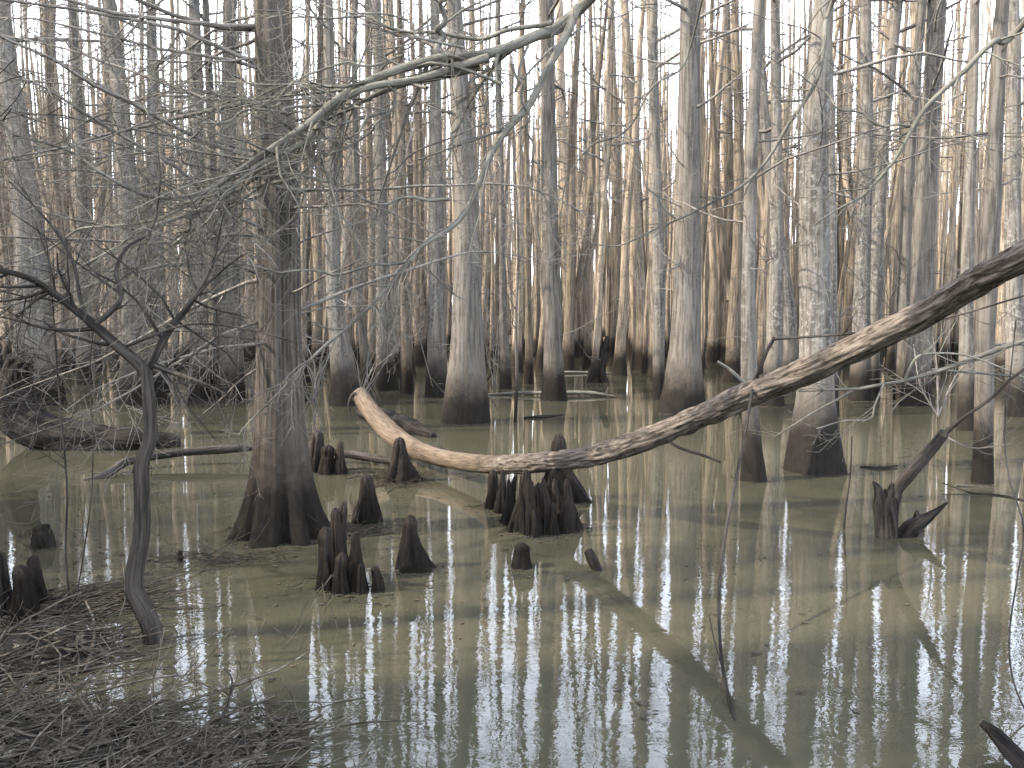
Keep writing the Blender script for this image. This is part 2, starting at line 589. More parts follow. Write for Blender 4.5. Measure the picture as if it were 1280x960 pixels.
# ------------------------------------------------------------------ trees seen singly (positions read from the photograph)
# (kind, base v, axis as [(u, v, width px)...] from the waterline up, flare, label)
def build_tree(name, cat, axis, label, group, mat, flute=0.10, zf=0.5, nfl=5, height=18.0, limbs=16, z0=5.0, size=2.6,
               sides=26, low=0, seed=0, crown_mat=None, dense=7, Y=None):
    r = np.random.default_rng(1000 + seed)
    u0, v0, w0 = axis[0]
    Y = Y or gy(v0)
    base = gnd(u0, v0) if Y is None else at(u0, V0 + (v0 - V0), Y)
    base = np.array([base[0], Y, 0.0])
    P = np.array([at(u, v, Y) for u, v, _ in axis])
    P[0] = base
    Rd = np.array([pxr(wp, Y) for _, _, wp in axis])
    zs, xs = P[:, 2], P[:, 0]
    ztop = zs[-1]
    dz = np.concatenate([np.arange(-0.5, 2.0, 0.08), np.arange(2.0, max(ztop, 2.2), 0.25), np.arange(max(ztop, 2.2), height, 0.6), [height]])
    slope = (xs[-1] - xs[-2]) / max(zs[-1] - zs[-2], 0.1)
    slope = float(np.clip(slope, -0.06, 0.06))
    # smooth axis through the photographed points
    zz = np.concatenate([[-0.5], zs, [height]])
    xx = np.concatenate([[xs[0]], xs, [xs[-1] + slope * (height - ztop)]])
    rr = np.concatenate([[Rd[0] * 1.05], Rd, [0.02]])
    x = np.interp(dz, zz, xx)
    ker = np.hanning(9)
    ker /= ker.sum()
    x = np.convolve(np.pad(x, 4, mode='edge'), ker, 'valid')
    rad = np.interp(dz, zz, rr)
    amp = np.clip((dz) / 6, 0, 1) * 0.10
    ph = r.uniform(0, 6.28, 2)
    x = x + amp * 0.5 * np.sin(dz * 0.9 + ph[0]) * (dz > ztop)
    y = Y + amp * np.sin(dz * 0.6 + ph[1])
    pts = np.stack([x, y, dz], -1) - np.array([base[0], Y, 0])
    root = empty(name, base, label, cat, group)
    mb = MB()
    mb.tube(pts, rad, sides, trunk_disp(seed, flute, zf, nfl), ref=np.array([0, 1.0, 0]))
    mb.build('trunk', mat, root)
    cm = crown_mb((pts, rad), r, z0, limbs, size, 1, 3, 0.0035, dense)
    for _ in range(low):       # dead twigs on the lower trunk
        z = r.uniform(1.0, z0)
        p = np.array([np.interp(z, dz, pts[:, j]) for j in range(3)])
        a = r.uniform(0, 2 * PI)
        L = r.uniform(0.5, 2.2)
        q = wander(p, (math.cos(a), math.sin(a), r.uniform(-0.2, 0.5)), L, 5, 0.15, -0.01, r)
        rq = r.uniform(0.007, 0.014) * np.linspace(1, 0.35, 6)
        cm.tube(q, rq, 4)
        twigs_on(cm, q, rq, 6, L * 0.5, 1, r, 3, 0, 0.2, (0.5, 1.1), 0.0042)
    cm.build('crown', crown_mat or M['twig'], root)
    return root, pts, rad


G_BIG = 'big trees standing in the near water'
G_MID = 'trees standing in the middle water'
TREES = [
    # name, cat, axis, label, group, opts
    ('bare_tree', [(852, 515, 60), (854, 480, 48), (856, 440, 40), (858, 400, 36), (861, 300, 31), (861, 200, 28), (861, 0, 23)],
     'thick pale speckled tree with widely flared base, standing free right of the centre', G_BIG, dict(mat='tupelo', flute=0.05, seed=1, low=6)),
    ('bare_tree', [(581, 527, 64), (582, 490, 54), (583, 450, 45), (584, 400, 38), (585, 300, 31), (579, 170, 24), (568, 0, 17)],
     'thick grey tree with dark rounded base just behind the orange log end', G_BIG, dict(mat='tupelo', flute=0.06, seed=2, low=14)),
    ('bare_tree', [(1019, 588, 74), (1019, 545, 60), (1020, 500, 46), (1021, 440, 40), (1020, 330, 37), (1015, 200, 33), (1024, 60, 25), (1026, 0, 23)],
     'tall pale trunk with black flared base standing behind the rising bark covered log', G_BIG, dict(mat='tupelo', flute=0.09, seed=3, low=10)),
    ('bare_tree', [(942, 600, 33), (940, 570, 26), (938, 520, 21), (936, 400, 18), (940, 200, 15), (948, 0, 13)],
     'slim trunk crossed by the fallen log, its dark foot in open water', G_BIG, dict(mat='tupelo', flute=0.08, seed=4, low=6)),
    ('bare_tree', [(47, 505, 64), (46, 470, 54), (44, 420, 46), (38, 320, 36), (26, 220, 30), (8, 60, 20), (4, 0, 19)],
     'broad grey trunk at the left edge rising behind the curved dark log', G_BIG, dict(mat='tupelo', flute=0.07, seed=5, low=20)),
    ('bare_tree', [(692, 500, 34), (692, 470, 28), (691, 420, 23), (687, 250, 20), (684, 0, 15)],
     'straight grey trunk with black foot behind the pale floating log', G_MID, dict(mat='tupelo', flute=0.06, seed=6, low=6)),
    ('bare_tree', [(823, 500, 14), (823, 440, 15), (824, 380, 16), (822, 250, 14), (816, 60, 11)],
     'thin greenish trunk close to the left of the thick speckled tree', G_MID, dict(mat='tupelo', flute=0.05, seed=7, low=3)),
    ('bare_tree', [(801, 462, 24), (801, 430, 20), (800, 390, 17), (791, 200, 14), (780, 0, 10)],
     'pale straight trunk with dark wet foot in open water left of the thick speckled tree', G_MID, dict(mat='far', flute=0.05, seed=8)),
    ('bare_tree', [(545, 496, 28), (546, 450, 24), (546, 350, 21), (545, 150, 15), (543, 0, 11)],
     'brownish trunk half hidden behind the left side of the thick grey tree', G_MID, dict(mat='tupelo', flute=0.05, seed=9, low=5)),
    ('bare_tree', [(509, 492, 18), (508, 450, 15), (506, 350, 12), (501, 150, 9), (498, 0, 7)],
     'slim brown trunk between the stained stout trunk and the half hidden trunk', G_MID, dict(mat='far', flute=0.05, seed=10, low=4)),
    ('bare_tree', [(483, 487, 32), (482, 450, 24), (480, 380, 18), (475, 200, 14), (470, 0, 11)],
     'stout trunk with black stained foot beyond the broken end of the fallen log', G_MID, dict(mat='tupelo', flute=0.07, seed=11, low=6)),
    ('bare_tree', [(433, 506, 40), (430, 465, 32), (421, 400, 22), (416, 340, 19), (412, 150, 14), (410, 0, 11)],
     'bent grey trunk with a bulky black foot right of the fluted cypress', G_MID, dict(mat='tupelo', flute=0.10, seed=12, low=8)),
    ('bare_tree', [(461, 482, 17), (456, 440, 13), (449, 390, 10), (446, 300, 9), (444, 50, 6)],
     'thin dark trunk leaning left between two black footed trunks', G_MID, dict(mat='tupelo', flute=0.04, seed=13, low=4)),
    ('bare_tree', [(168, 505, 42), (169, 460, 34), (170, 350, 28), (160, 230, 24), (140, 60, 18), (134, 0, 16)],
     'grey trunk leaning left just behind the crooked sapling', G_MID, dict(mat='tupelo', flute=0.07, seed=14, low=18)),
    ('bare_tree', [(200, 503, 26), (199, 450, 20), (197, 350, 17), (190, 200, 14), (186, 0, 11)],
     'narrow grey trunk right beside the leaning trunk behind the crooked sapling', G_MID, dict(mat='tupelo', flute=0.06, seed=15, low=10)),
    ('bare_tree', [(289, 500, 36), (289, 460, 29), (288, 380, 25), (286, 200, 19), (285, 0, 15)],
     'thickest grey trunk of the row of three left of the fluted cypress', G_MID, dict(mat='tupelo', flute=0.07, seed=16, low=12)),
    ('bare_tree', [(267, 497, 20), (267, 450, 15), (268, 380, 13), (262, 150, 10), (258, 0, 8)],
     'thin middle trunk of the row of three left of the fluted cypress', G_MID, dict(mat='tupelo', flute=0.06, seed=17, low=6)),
    ('bare_tree', [(249, 499, 30), (249, 450, 23), (250, 390, 20), (247, 200, 17), (240, 0, 13)],
     'left grey trunk of the row of three left of the fluted cypress', G_MID, dict(mat='tupelo', flute=0.07, seed=18, low=8)),
    ('bare_tree', [(632, 486, 16), (631, 440, 12), (629, 390, 9), (627, 250, 7), (622, 0, 5)],
     'thin crooked trunk left of the thread thin sapling', G_MID, dict(mat='tupelo', flute=0.05, seed=19, low=8, limbs=10)),
    ('bare_tree', [(661, 480, 13), (661, 430, 9), (660, 350, 8), (656, 100, 6)],
     'slim trunk just left of the straight trunk with black foot', G_MID, dict(mat='far', flute=0.05, seed=20)),
    ('bare_tree', [(714, 446, 22), (714, 420, 18), (712, 380, 16), (704, 200, 12), (699, 0, 9)],
     'stout far trunk leaning left with dark rounded foot', G_MID, dict(mat='far', flute=0.05, seed=21)),
    ('bare_tree', [(743, 478, 13), (746, 430, 9), (750, 350, 8), (757, 200, 7), (762, 0, 5)],
     'slim sunlit trunk leaning right above a black rooted snag', G_MID, dict(mat='far', flute=0.05, seed=22)),
    ('bare_tree', [(770, 444, 17), (770, 410, 14), (771, 350, 12), (768, 150, 9), (765, 0, 7)],
     'sunlit pale trunk right of the black rooted snag', G_MID, dict(mat='far', flute=0.05, seed=23)),
    ('bare_tree', [(908, 450, 22), (908, 410, 17), (910, 350, 14), (911, 150, 10), (908, 0, 8)],
     'grey brown trunk right of the thick speckled tree, above a broken limb', G_MID, dict(mat='far', flute=0.05, seed=24)),
    ('bare_tree', [(966, 507, 30), (966, 470, 24), (968, 420, 20), (970, 330, 17), (972, 150, 12), (970, 0, 9)],
     'trunk with pinkish sunlit side just right of the slim trunk crossed by the log', G_MID, dict(mat='tupelo', flute=0.06, seed=25, low=3)),
    ('bare_tree', [(986, 490, 22), (988, 440, 17), (986, 380, 14), (974, 300, 13), (961, 200, 12), (950, 30, 10)],
     'bowed trunk curving left at mid height beside the tall pale trunk', G_MID, dict(mat='tupelo', flute=0.05, seed=26, low=3)),
    ('bare_tree', [(1037, 520, 22), (1037, 470, 18), (1037, 350, 15), (1037, 150, 13), (1036, 0, 12)],
     'blue grey trunk half hidden behind the right side of the tall pale trunk', G_MID, dict(mat='tupelo', flute=0.05, seed=27)),
    ('bare_tree', [(1075, 500, 30), (1076, 450, 24), (1077, 350, 19), (1082, 150, 15), (1084, 0, 13)],
     'first upright trunk right of the tall pale trunk, its dark foot seen under the log', G_MID, dict(mat='tupelo', flute=0.06, seed=28, low=4)),
    ('bare_tree', [(1088, 497, 22), (1090, 450, 18), (1096, 320, 16), (1110, 130, 13), (1121, 0, 12)],
     'grey trunk leaning right, rising from behind the middle of the bark covered log', G_MID, dict(mat='tupelo', flute=0.06, seed=29, low=4)),
    ('bare_tree', [(1128, 500, 22), (1129, 440, 17), (1132, 330, 14), (1140, 130, 12), (1150, 0, 10)],
     'dark grey trunk left of the broad sunlit trunk behind the log', G_MID, dict(mat='tupelo', flute=0.05, seed=30, low=4)),
    ('bare_tree', [(1144, 506, 38), (1147, 460, 31), (1153, 380, 26), (1162, 200, 24), (1169, 0, 20)],
     'broad sunlit cream trunk standing behind the upper part of the bark covered log', G_MID, dict(mat='tupelo', flute=0.05, seed=31, low=4)),
    ('bare_tree', [(1209, 538, 24), (1209, 490, 19), (1209, 400, 16), (1211, 200, 13), (1214, 0, 11)],
     'dark footed trunk left of the lit trunk by the right edge', G_MID, dict(mat='tupelo', flute=0.05, seed=32, low=6)),
    ('bare_tree', [(1228, 603, 26), (1229, 540, 22), (1232, 410, 22), (1244, 250, 19), (1252, 100, 17), (1258, 0, 15)],
     'lit tan trunk by the right edge with a floating stick across its foot', G_BIG, dict(mat='tupelo', flute=0.05, seed=33, low=8)),
    ('bare_tree', [(1272, 520, 30), (1271, 450, 24), (1268, 350, 20), (1264, 150, 16), (1262, 0, 13)],
     'sunlit trunk at the extreme right edge behind the log', G_MID, dict(mat='tupelo', flute=0.05, seed=34, low=4)),
    ('bare_tree', [(378, 478, 20), (379, 430, 10), (379, 380, 8), (381, 200, 7), (384, 0, 5)],
     'slender lit trunk with a hollow black foot seen right behind the fluted cypress', G_MID, dict(mat='far', flute=0.10, seed=35, low=4)),
    ('bare_tree', [(106, 480, 24), (106, 440, 18), (104, 330, 15), (98, 150, 11), (92, 0, 9)],
     'grey trunk between the left edge trunk and the leaning trunk', G_MID, dict(mat='tupelo', flute=0.06, seed=36, low=8)),
]
hero_xy = []
for nm, axis, label, grp, o in TREES:
    o = dict(o)
    o['mat'] = M[o['mat']]
    near = grp == G_BIG
    root, _, _ = build_tree(nm, 'tree', axis, label, grp, limbs=o.pop('limbs', 20 if near else 18), sides=30 if near else 20,
                            height=R_.uniform(16, 20), **o)
    hero_xy.append((root.location.x, root.location.y, axis[0][2]))

# the fluted cypress in the left foreground, each limb a part of its own
def cypress():
    v0 = 668
    Y = gy(v0)
    base = np.array([at(354, v0, Y)[0], Y, 0])
    ax = [(354, 668, 104), (353, 640, 88), (352, 610, 76), (351, 570, 66), (350, 520, 60), (349, 470, 57), (348, 400, 53), (347, 230, 48), (338, 60, 39), (336, 0, 36)]
    P = np.array([at(u, v, Y) for u, v, _ in ax])
    zs, xs = P[:, 2].copy(), P[:, 0] - base[0]
    zs[0] = 0
    rd = np.array([pxr(wp, Y) for *_, wp in ax])
    Ht = 16.0
    dz = np.concatenate([np.arange(-0.5, 1.6, 0.03), np.arange(1.6, 4.6, 0.08), np.arange(4.6, Ht, 0.4), [Ht]])
    zz = np.concatenate([[-0.5], zs, [Ht]])
    x = np.interp(dz, zz, np.concatenate([[0], xs, [xs[-1] - 0.15]]))
    rad = np.interp(dz, zz, np.concatenate([[rd[0] * 1.5], rd, [0.02]]))
    y = 0.05 * np.sin(dz * 0.7) * np.clip(dz / 3, 0, 1)
    pts = np.stack([x, y, dz], -1)
    root = empty('cypress_tree', base, 'cypress with deeply fluted flaring foot and drooping twiggy limbs, left foreground', 'tree')
    r = np.random.default_rng(5)

    def disp(ang, s, R):
        z = s - 0.5
        fl = np.exp(-np.clip(z, -0.1, None) / 0.5)
        w1 = np.cos(7 * ang + 0.8 * np.sin(2 * ang + 1.0) + 0.4)
        w2 = np.cos(13 * ang + 2.0 + 0.5 * np.sin(ang))
        ridge = -1.1 + 2 * np.abs(np.sin(3.5 * ang + 0.4 * np.sin(2 * ang + 1.0) + 0.2)) ** 0.7
        nz = vnoise(np.stack([np.cos(ang) * 3, np.sin(ang) * 3, s * 1.1], -1)) - 0.5
        strip = vnoise(np.stack([np.cos(ang) * 11, np.sin(ang) * 11, s * 0.9 + 8], -1)) - 0.5
        return 1 + fl * (0.34 * ridge + 0.06 * w2) + 0.035 * w1 * np.exp(-np.clip(z, 0, None) / 2.5) + 0.06 * nz + 0.07 * strip
    mb = MB()
    mb.tube(pts, rad, 96, disp, ref=np.array([0, 1.0, 0]))
    mb.build('trunk', M['cypress'], root)
    # limbs: (height, bearing deg, rise, length)
    limbs = []
    for i in range(54):
        z = 1.4 + 4.4 * (i / 54.0) + r.uniform(-0.1, 0.1)
        a = r.choice([r.uniform(120, 245), r.uniform(-60, 60), r.uniform(200, 340)])
        limbs.append((z, a, r.uniform(-0.15, 0.45), r.uniform(0.9, 3.3)))
    for z, a, rise, L in limbs:
        p = np.array([np.interp(z, dz, pts[:, j]) for j in range(3)])
        d = (math.cos(math.radians(a)), math.sin(math.radians(a)), rise)
        q = wander(p, d, L, 9, 0.10, -0.022, r)
        rq = (0.005 + 0.0042 * L) * np.linspace(1, 0.2, 10)
        b = MB()
        b.tube(q, rq, 6)
        twigs_on(b, q, rq, 9, L * 0.42, 2 if L > 1.6 else 1, r, 3, -0.012, 0.12, (0.5, 1.2), 0.0024)
        b.build('limb', M['twig'], root)
    cm = crown_mb((pts, rad), r, 5.8, 26, 2.4, 1, 3, 0.003, 7)
    cm.build('crown', M['twig'], root)
    return root


cypress()

# thread-thin sapling in the middle distance
def thin_stem(name, cat, pts_uvY, r0, r1, label, mat, twig=0, seed=0, sides=6, group=None, n=24):
    P = np.array([at(u, v, Y) for u, v, Y in pts_uvY])
    P = spline(P, n)
    base = P[0].copy()
    r = np.random.default_rng(seed)
    b = MB()
    rad = np.linspace(r0, r1, n)
    b.tube(P - base, rad, sides)
    if twig:
        o = empty(name, base, label, cat, group)
        twigs_on(b, P - base, rad, twig, 0.5, 1, r, 3, 0.0, 0.25, (0.5, 1.1), 0.003)
        b.build('stem', mat, o)
    else:
        o = b.build(name, mat, None, base)
        tag(o, label, cat, group)
    return o


ys = gy(528)
thin_stem('sapling', 'sapling', [(644, 531, ys), (646, 470, ys), (645, 400, ys), (648, 300, ys), (642, 180, ys), (640, 40, ys), (641, -120, ys)], 0.03, 0.008,
          'thread thin upright sapling standing in the water right of the thick grey tree', M['tupelo'], 18, 3)
ys = gy(470)
thin_stem('sapling', 'sapling', [(877, 472, ys), (878, 400, ys), (877, 300, ys), (884, 150, ys), (882, 0, ys), (885, -80, ys)], 0.05, 0.012,
          'bright thin sapling touching the right side of the thick speckled tree', M['far'], 14, 4)

# ------------------------------------------------------------------ the packed forest behind
def bg_proto(i):
    r = np.random.default_rng(300 + i)
    Ht = r.uniform(15.5, 20)
    r0 = r.uniform(0.10, 0.20)
    thin = i in (3, 8, 12)
    fork = i in (5, 10, 14)
    if thin:
        r0, Ht = r.uniform(0.05, 0.075), r.uniform(11, 15)
    dz = np.concatenate([np.arange(-0.5, 1.8, 0.16), np.arange(1.8, Ht, 0.55), [Ht]])
    lean = r.normal(0, 0.05 if thin else 0.024, 2)
    ph = r.uniform(0, 6.28, 4)
    a1, a2 = r.uniform(0.03, 0.16), r.uniform(0.02, 0.10)
    env = np.clip(dz / 3, 0, 1)
    x = lean[0] * dz + env * (a1 * np.sin(dz * 0.45 + ph[0]) + 0.35 * a2 * np.sin(dz * 1.3 + ph[1]))
    y = lean[1] * dz + env * (a1 * np.sin(dz * 0.5 + ph[2]))
    rad = r0 * ((1 - 0.82 * (np.clip(dz, 0, None) / Ht) ** 0.8) + r.uniform(0.5, 1.0) * np.exp(-np.clip(dz, 0, None) / r.uniform(0.25, 0.5)))
    rad[-1] = 0.015
    pts = np.stack([x, y, dz], -1)
    t = MB()
    t.tube(pts, rad, 12, trunk_disp(i, 0.08, 0.4, 4, 0.05), ref=np.array([0, 1.0, 0]))
    c = crown_mb((pts, rad), r, 5.0 if thin else 6.5, 11, 1.9, 1, 3, 0.004, 5)
    if fork:      # a second stem splits off low down
        zf = r.uniform(0.3, 5.0)
        m = dz > zf
        g = np.clip(dz[m] - zf, 0, None)
        sd = r.choice([-1, 1])
        q = pts[m] + np.stack([sd * (0.75 * (1 - np.exp(-g / 2.2)) + 0.02 * g), 0.2 * np.sin(g * 0.3), g * 0], -1)
        rq = rad[m] * 0.72
        t.tube(q, rq, 10, ref=np.array([0, 1.0, 0]))
        c.add(crown_mb((q, rq), r, max(6.5, zf + 2), 8, 1.6, 1, 3, 0.004, 5))
    light = MB()
    light.tube(pts, rad * np.linspace(1.0, 1.35, len(dz)), 7, ref=np.array([0, 1.0, 0]))
    lc = crown_mb((pts, rad), np.random.default_rng(i), 7.5, 8, 1.8, 0, 3, 0.005, 4)
    light.add(lc)
    return t, c, light


NP = 16
protos = []
for i in range(NP):
    t, c, l = bg_proto(i)
    protos.append((t.mesh('trunk', M['far']), c.mesh('crown', M['twig']), l))

taken = [(x, y) for x, y, _ in hero_xy] + [(-1.9, 6.8)]


def place(n, dlo, dhi, half, gap, r, test=None):
    out = []
    tries = 0
    while len(out) < n and tries < n * 60:
        tries += 1
        d = math.sqrt(r.uniform(dlo ** 2, dhi ** 2))
        a = r.uniform(-half, half)
        x, y = d * math.sin(a), d * math.cos(a)
        if test and not test(x, y):
            continue
        if any((x - p) ** 2 + (y - q) ** 2 < gap * gap for p, q in taken):
            continue
        taken.append((x, y))
        out.append((x, y))
    return out


rp = np.random.default_rng(77)
spots = sorted(place(262, 21, 50, math.radians(32.5), 0.75, rp), key=lambda p: p[1])
GL = {0: ('slender grey trunk among the packed flooded forest behind the fluted cypress, left third', 'packed far trunks on the left'),
      1: ('slender pale trunk among the packed flooded forest behind the thick grey tree, middle third', 'packed far trunks in the middle'),
      2: ('slender sunlit trunk among the packed flooded forest behind the bark covered log, right third', 'packed far trunks on the right')}
for i, (x, y) in enumerate(spots):
    k = i % NP
    u = 640 + F * x / y
    lab, grp = GL[0 if u < 427 else (1 if u < 853 else 2)]
    s = rp.uniform(0.72, 1.18)
    root = empty('bare_tree', (x, y, 0), lab, 'tree', grp)
    root.rotation_euler = (0, 0, rp.uniform(0, 2 * PI))
    wd = s * rp.uniform(0.75, 1.25)
    root.scale = (wd, wd, s * rp.uniform(0.92, 1.1) / s if s > 1 else rp.uniform(0.85, 1.05))
    for nm, me in (('trunk', protos[k][0]), ('crown', protos[k][1])):
        o = bpy.data.objects.new(nm, me)
        C.objects.link(o)
        o.parent = root

# farther trunks, forest outside the frame, added shadow trees: one mass nobody could count
mass = MB()
far = place(2700, 34, 125, math.radians(34), 0.45, rp)
side = place(190, 8, 48, math.radians(88), 1.0, rp,
             lambda x, y: x < -0.68 * y - 2.0 and x > -42 and not (4.6 < y - (x + 2) * 0.231 < 11.5 and x > -24))  # unseen left trees placed to cast shadow, with a sunlit lane kept open
for _ in range(46):          # unseen trees added beside the camera to cast shadow on the nearest water
    x = rp.uniform(-15, -3.6)
    side.append((x, rp.uniform(1.6, 3.75) + 0.231 * x))
side += place(60, 12, 48, math.radians(70), 1.0, rp, lambda x, y: x > 0.68 * y + 1.0 and x < 40)
for i, (x, y) in enumerate(far + side):
    a, s, wd = rp.uniform(0, 2 * PI), rp.uniform(0.85, 1.1), rp.uniform(0.45, 1.0)
    if i < len(far):
        s *= 1.12 if y > 62 else 0.84
    zb = 0 if y < 52 else min(2.6, (y - 50) / 60 * 3.0)
    ca, sa = math.cos(a), math.sin(a)
    mass.add(protos[i % NP][2], lambda V: np.stack([x + wd * (V[:, 0] * ca - V[:, 1] * sa), y + wd * (V[:, 0] * sa + V[:, 1] * ca), zb + s * V[:, 2]], -1))
tag(mass.build('forest_and_shadow_trees', M['far']), 'endless bare trunks merging into one mass at the back of the flooded forest, plus unseen trees added for shadow', 'forest', kind='stuff')

# ------------------------------------------------------------------ the long fallen log across the picture
LOG = [(449, 492, 10.3), (462, 512, 10.1), (487, 540, 9.6), (520, 562, 9.1), (565, 575, 8.5), (620, 581, 7.8), (680, 578, 7.15), (740, 570, 6.75),
       (800, 551, 6.35), (870, 522, 5.95), (940, 490, 5.5), (1010, 462, 5.1), (1090, 425, 4.65), (1165, 387, 4.25), (1225, 350, 3.9), (1290, 316, 3.5)]
LW = [20, 22, 26, 24, 22, 22, 25, 26, 27, 29, 32, 32, 33, 36, 37, 38]
P = np.array([at(*q) for q in LOG])
P = np.concatenate([P, [[2.55, 2.4, 2.42], [2.85, 1.5, 2.85]]])
lr = np.array([pxr(wd, q[2]) for wd, q in zip(LW, LOG)] + [0.062, 0.06])
n = 420
lp = spline(P, n)
lrad = np.interp(np.linspace(0, len(P) - 1, n), np.arange(len(P)), lr)


def log_disp(ang, s, R):
    q = np.stack([np.cos(ang) * 3.2, np.sin(ang) * 3.2, s * 2.2], -1)
    warp = vnoise(q * 0.7 + 9) * 1.2
    rid = np.abs(2 * vnoise(np.stack([np.cos(ang) * 4.2 + warp, np.sin(ang) * 4.2, s * 4.5], -1)) - 1)
    rid2 = np.abs(2 * vnoise(np.stack([np.cos(ang) * 8 + warp, np.sin(ang) * 8, s * 6.0 + 4], -1)) - 1)
    barked = np.clip((s - 3.0) / 0.7, 0, 1)
    lump = vnoise(np.stack([np.cos(ang), np.sin(ang), s * 1.5], -1)) - 0.5
    return 1 + 0.16 * lump + barked * (0.30 * rid + 0.16 * rid2 - 0.2) + (1 - barked) * 0.05 * (rid2 - 0.3)


lo = lp[0].copy()
fallen = empty('fallen_log', lo, 'long sagging fallen log, bare orange wood at left and furrowed bark at right', 'log')
b = MB()
b.tube(lp - lo, lrad, 56, log_disp, cap0=True, cap1=True, ref=np.array([0, 0, 1.0]))
b.build('trunk', M['log'], fallen)
def log_branch(uvY, r0, r1, mat, tw=0, seed=0, n=16):
    q = spline([at(*p) for p in uvY], n) - lo
    b = MB()
    rad = np.linspace(r0, r1, n)
    b.tube(q, rad, 7)
    if tw:
        twigs_on(b, q, rad, tw, 0.4, 1, np.random.default_rng(seed), 3, 0, 0.2, (0.5, 1.1), 0.0015)
    return b.build('branch', mat, fallen)


log_branch([(826, 545, 6.2), (850, 560, 6.0), (878, 569, 5.8), (901, 578, 5.7)], 0.012, 0.009, M['grey_brown'])
log_branch([(938, 488, 5.45), (948, 465, 5.4), (958, 440, 5.35), (968, 422, 5.3)], 0.016, 0.011, M['grey_brown'])
log_branch([(967, 424, 5.3), (1010, 421, 5.2), (1075, 416, 5.0), (1130, 408, 4.9), (1190, 396, 4.7), (1285, 368, 4.3)], 0.009, 0.005, M['grey_brown'], 5, 4)
log_branch([(948, 497, 5.5), (930, 478, 5.6), (912, 462, 5.7), (897, 452, 5.75)], 0.018, 0.010, M['limb'])
log_branch([(1085, 418, 4.7), (1120, 398, 4.7), (1112, 380, 4.7), (1120, 356, 4.7)], 0.008, 0.004, M['grey_brown'], 4, 6)
log_branch([(452, 500, 10.2), (442, 492, 10.2), (436, 505, 10.2), (438, 516, 10.2)], 0.03, 0.010, M['grey_brown'])

# the thin stick leaning on the log, its foot in the near water
st = [at(942, 478, 5.45), at(928, 560, 5.0), at(907, 665, 4.45), at(899, 745, 4.1), at(903, 830, 3.72), at(918, 900, 3.32), gnd(936, 975, -0.03)]
q = spline(st, 40)
b = MB()
b.tube(q - q[-1], np.linspace(0.010, 0.0075, 40), 7)
b.tube(spline([at(903, 835, 3.74) - q[-1], at(893, 800, 3.78) - q[-1], at(886, 768, 3.8) - q[-1]], 8), np.linspace(0.004, 0.002, 8), 5)
tag(b.build('leaning_stick', M['grey_brown'], None, q[-1]), 'thin wavy stick leaning against the fallen log with its foot in the near water', 'stick')

# ------------------------------------------------------------------ cypress knees
def knee_mb(h, rb, rt, lean=(0, 0), seed=0, sides=40, rings=34, tip=1.0):
    r = np.random.default_rng(seed + 500)
    t = np.linspace(0, 1, rings)
    z = -0.12 + (h + 0.12) * t
    prof = rt * 0.92 + (rb * 1.22 - rt) * (1 - t) ** 1.7
    cap = np.clip(1 - ((t - 0.88) / 0.12).clip(0, 1) ** 2.2, 0.0004, 1) ** 0.6 * (1 + 0.22 * np.exp(-((t - 0.86) / 0.07) ** 2) * r.uniform(-0.6, 1))
    rad = prof * cap
    bow = r.normal(0, 0.018, 2)
    x = lean[0] * t * h + bow[0] * np.sin(t * 3)
    y = lean[1] * t * h + bow[1] * np.sin(t * 3)
    ph = r.uniform(0, 6, 3)

    def disp(ang, s, R):
        f = (1 - t)[:, None]
        w1 = np.cos(5 * ang + ph[0] + 0.8 * np.sin(s * 9 + ph[1]))
        nz = vnoise(np.stack([np.cos(ang) * 2.6 + seed, np.sin(ang) * 2.6, s * 4], -1)) - 0.5
        st_ = vnoise(np.stack([np.cos(ang) * 8 + seed, np.sin(ang) * 8, s * 5], -1)) - 0.5
        rb_ = np.abs(np.sin(4 * ang + ph[2] + 0.7 * np.sin(s * 7 + ph[1]))) ** 0.6
        return 1 + (0.05 + 0.14 * f) * w1 + 0.26 * (rb_ - 0.6) + 0.45 * nz + 0.42 * st_
    b = MB()
    b.tube(np.stack([x, y, z], -1), rad, sides, disp, ref=np.array([0, 1.0, 0]))
    return b


_ks = [0]


def knee(u, vtop, vbase, wb, wt, label, group=None, lean=0.0, mat='knee', extra=()):
    _ks[0] += 1
    g = gnd(u, vbase)
    Y = g[1]
    h = at(u, vtop, Y)[2]
    b = knee_mb(h, pxr(wb, Y), pxr(wt, Y), (lean, 0), _ks[0])
    o = b.build('cypress_knee', M[mat], None, g)
    tag(o, label, 'cypress knee', group)
    return o


G1, G2, G3, G4 = 'knees in the clump in front of the cypress', 'knees in the packed clump under the log', 'knees behind the cypress', 'knees at the left shore'
knee(408, 657, 735, 26, 15, 'leftmost upright pillar knee of the clump in front of the fluted cypress', G1)
knee(421, 634, 726, 24, 14, 'tall pillar knee second from left in the clump before the fluted cypress', G1)
knee(433, 627, 722, 24, 11, 'tallest grey tipped knee of the clump before the fluted cypress', G1)
knee(446, 668, 737, 28, 12, 'dark ragged knee right of the tallest one in the clump before the cypress', G1)
knee(430, 690, 741, 26, 12, 'low knee at the front foot of the clump before the fluted cypress', G1)
knee(452, 704, 742, 16, 8, 'short round headed knee at the front right of the clump before the cypress', G1)
knee(466, 708, 740, 22, 10, 'dark low knee at the right end of the clump before the fluted cypress', G1)
knee(521, 643, 711, 50, 13, 'lone cone shaped dark knee with broad foot in open water', None, lean=-0.10)
knee(457, 592, 652, 40, 15, 'dark broad knee between the fluted cypress and the cone shaped knee', None)
knee(398, 537, 588, 26, 13, 'rounded knee close behind the right side of the fluted cypress', G3)
knee(412, 556, 592, 22, 14, 'short knee beside a thin one behind the right side of the cypress', G3)
knee(427, 550, 592, 18, 9, 'thin finger like knee behind the cypress, rightmost of its three', G3)
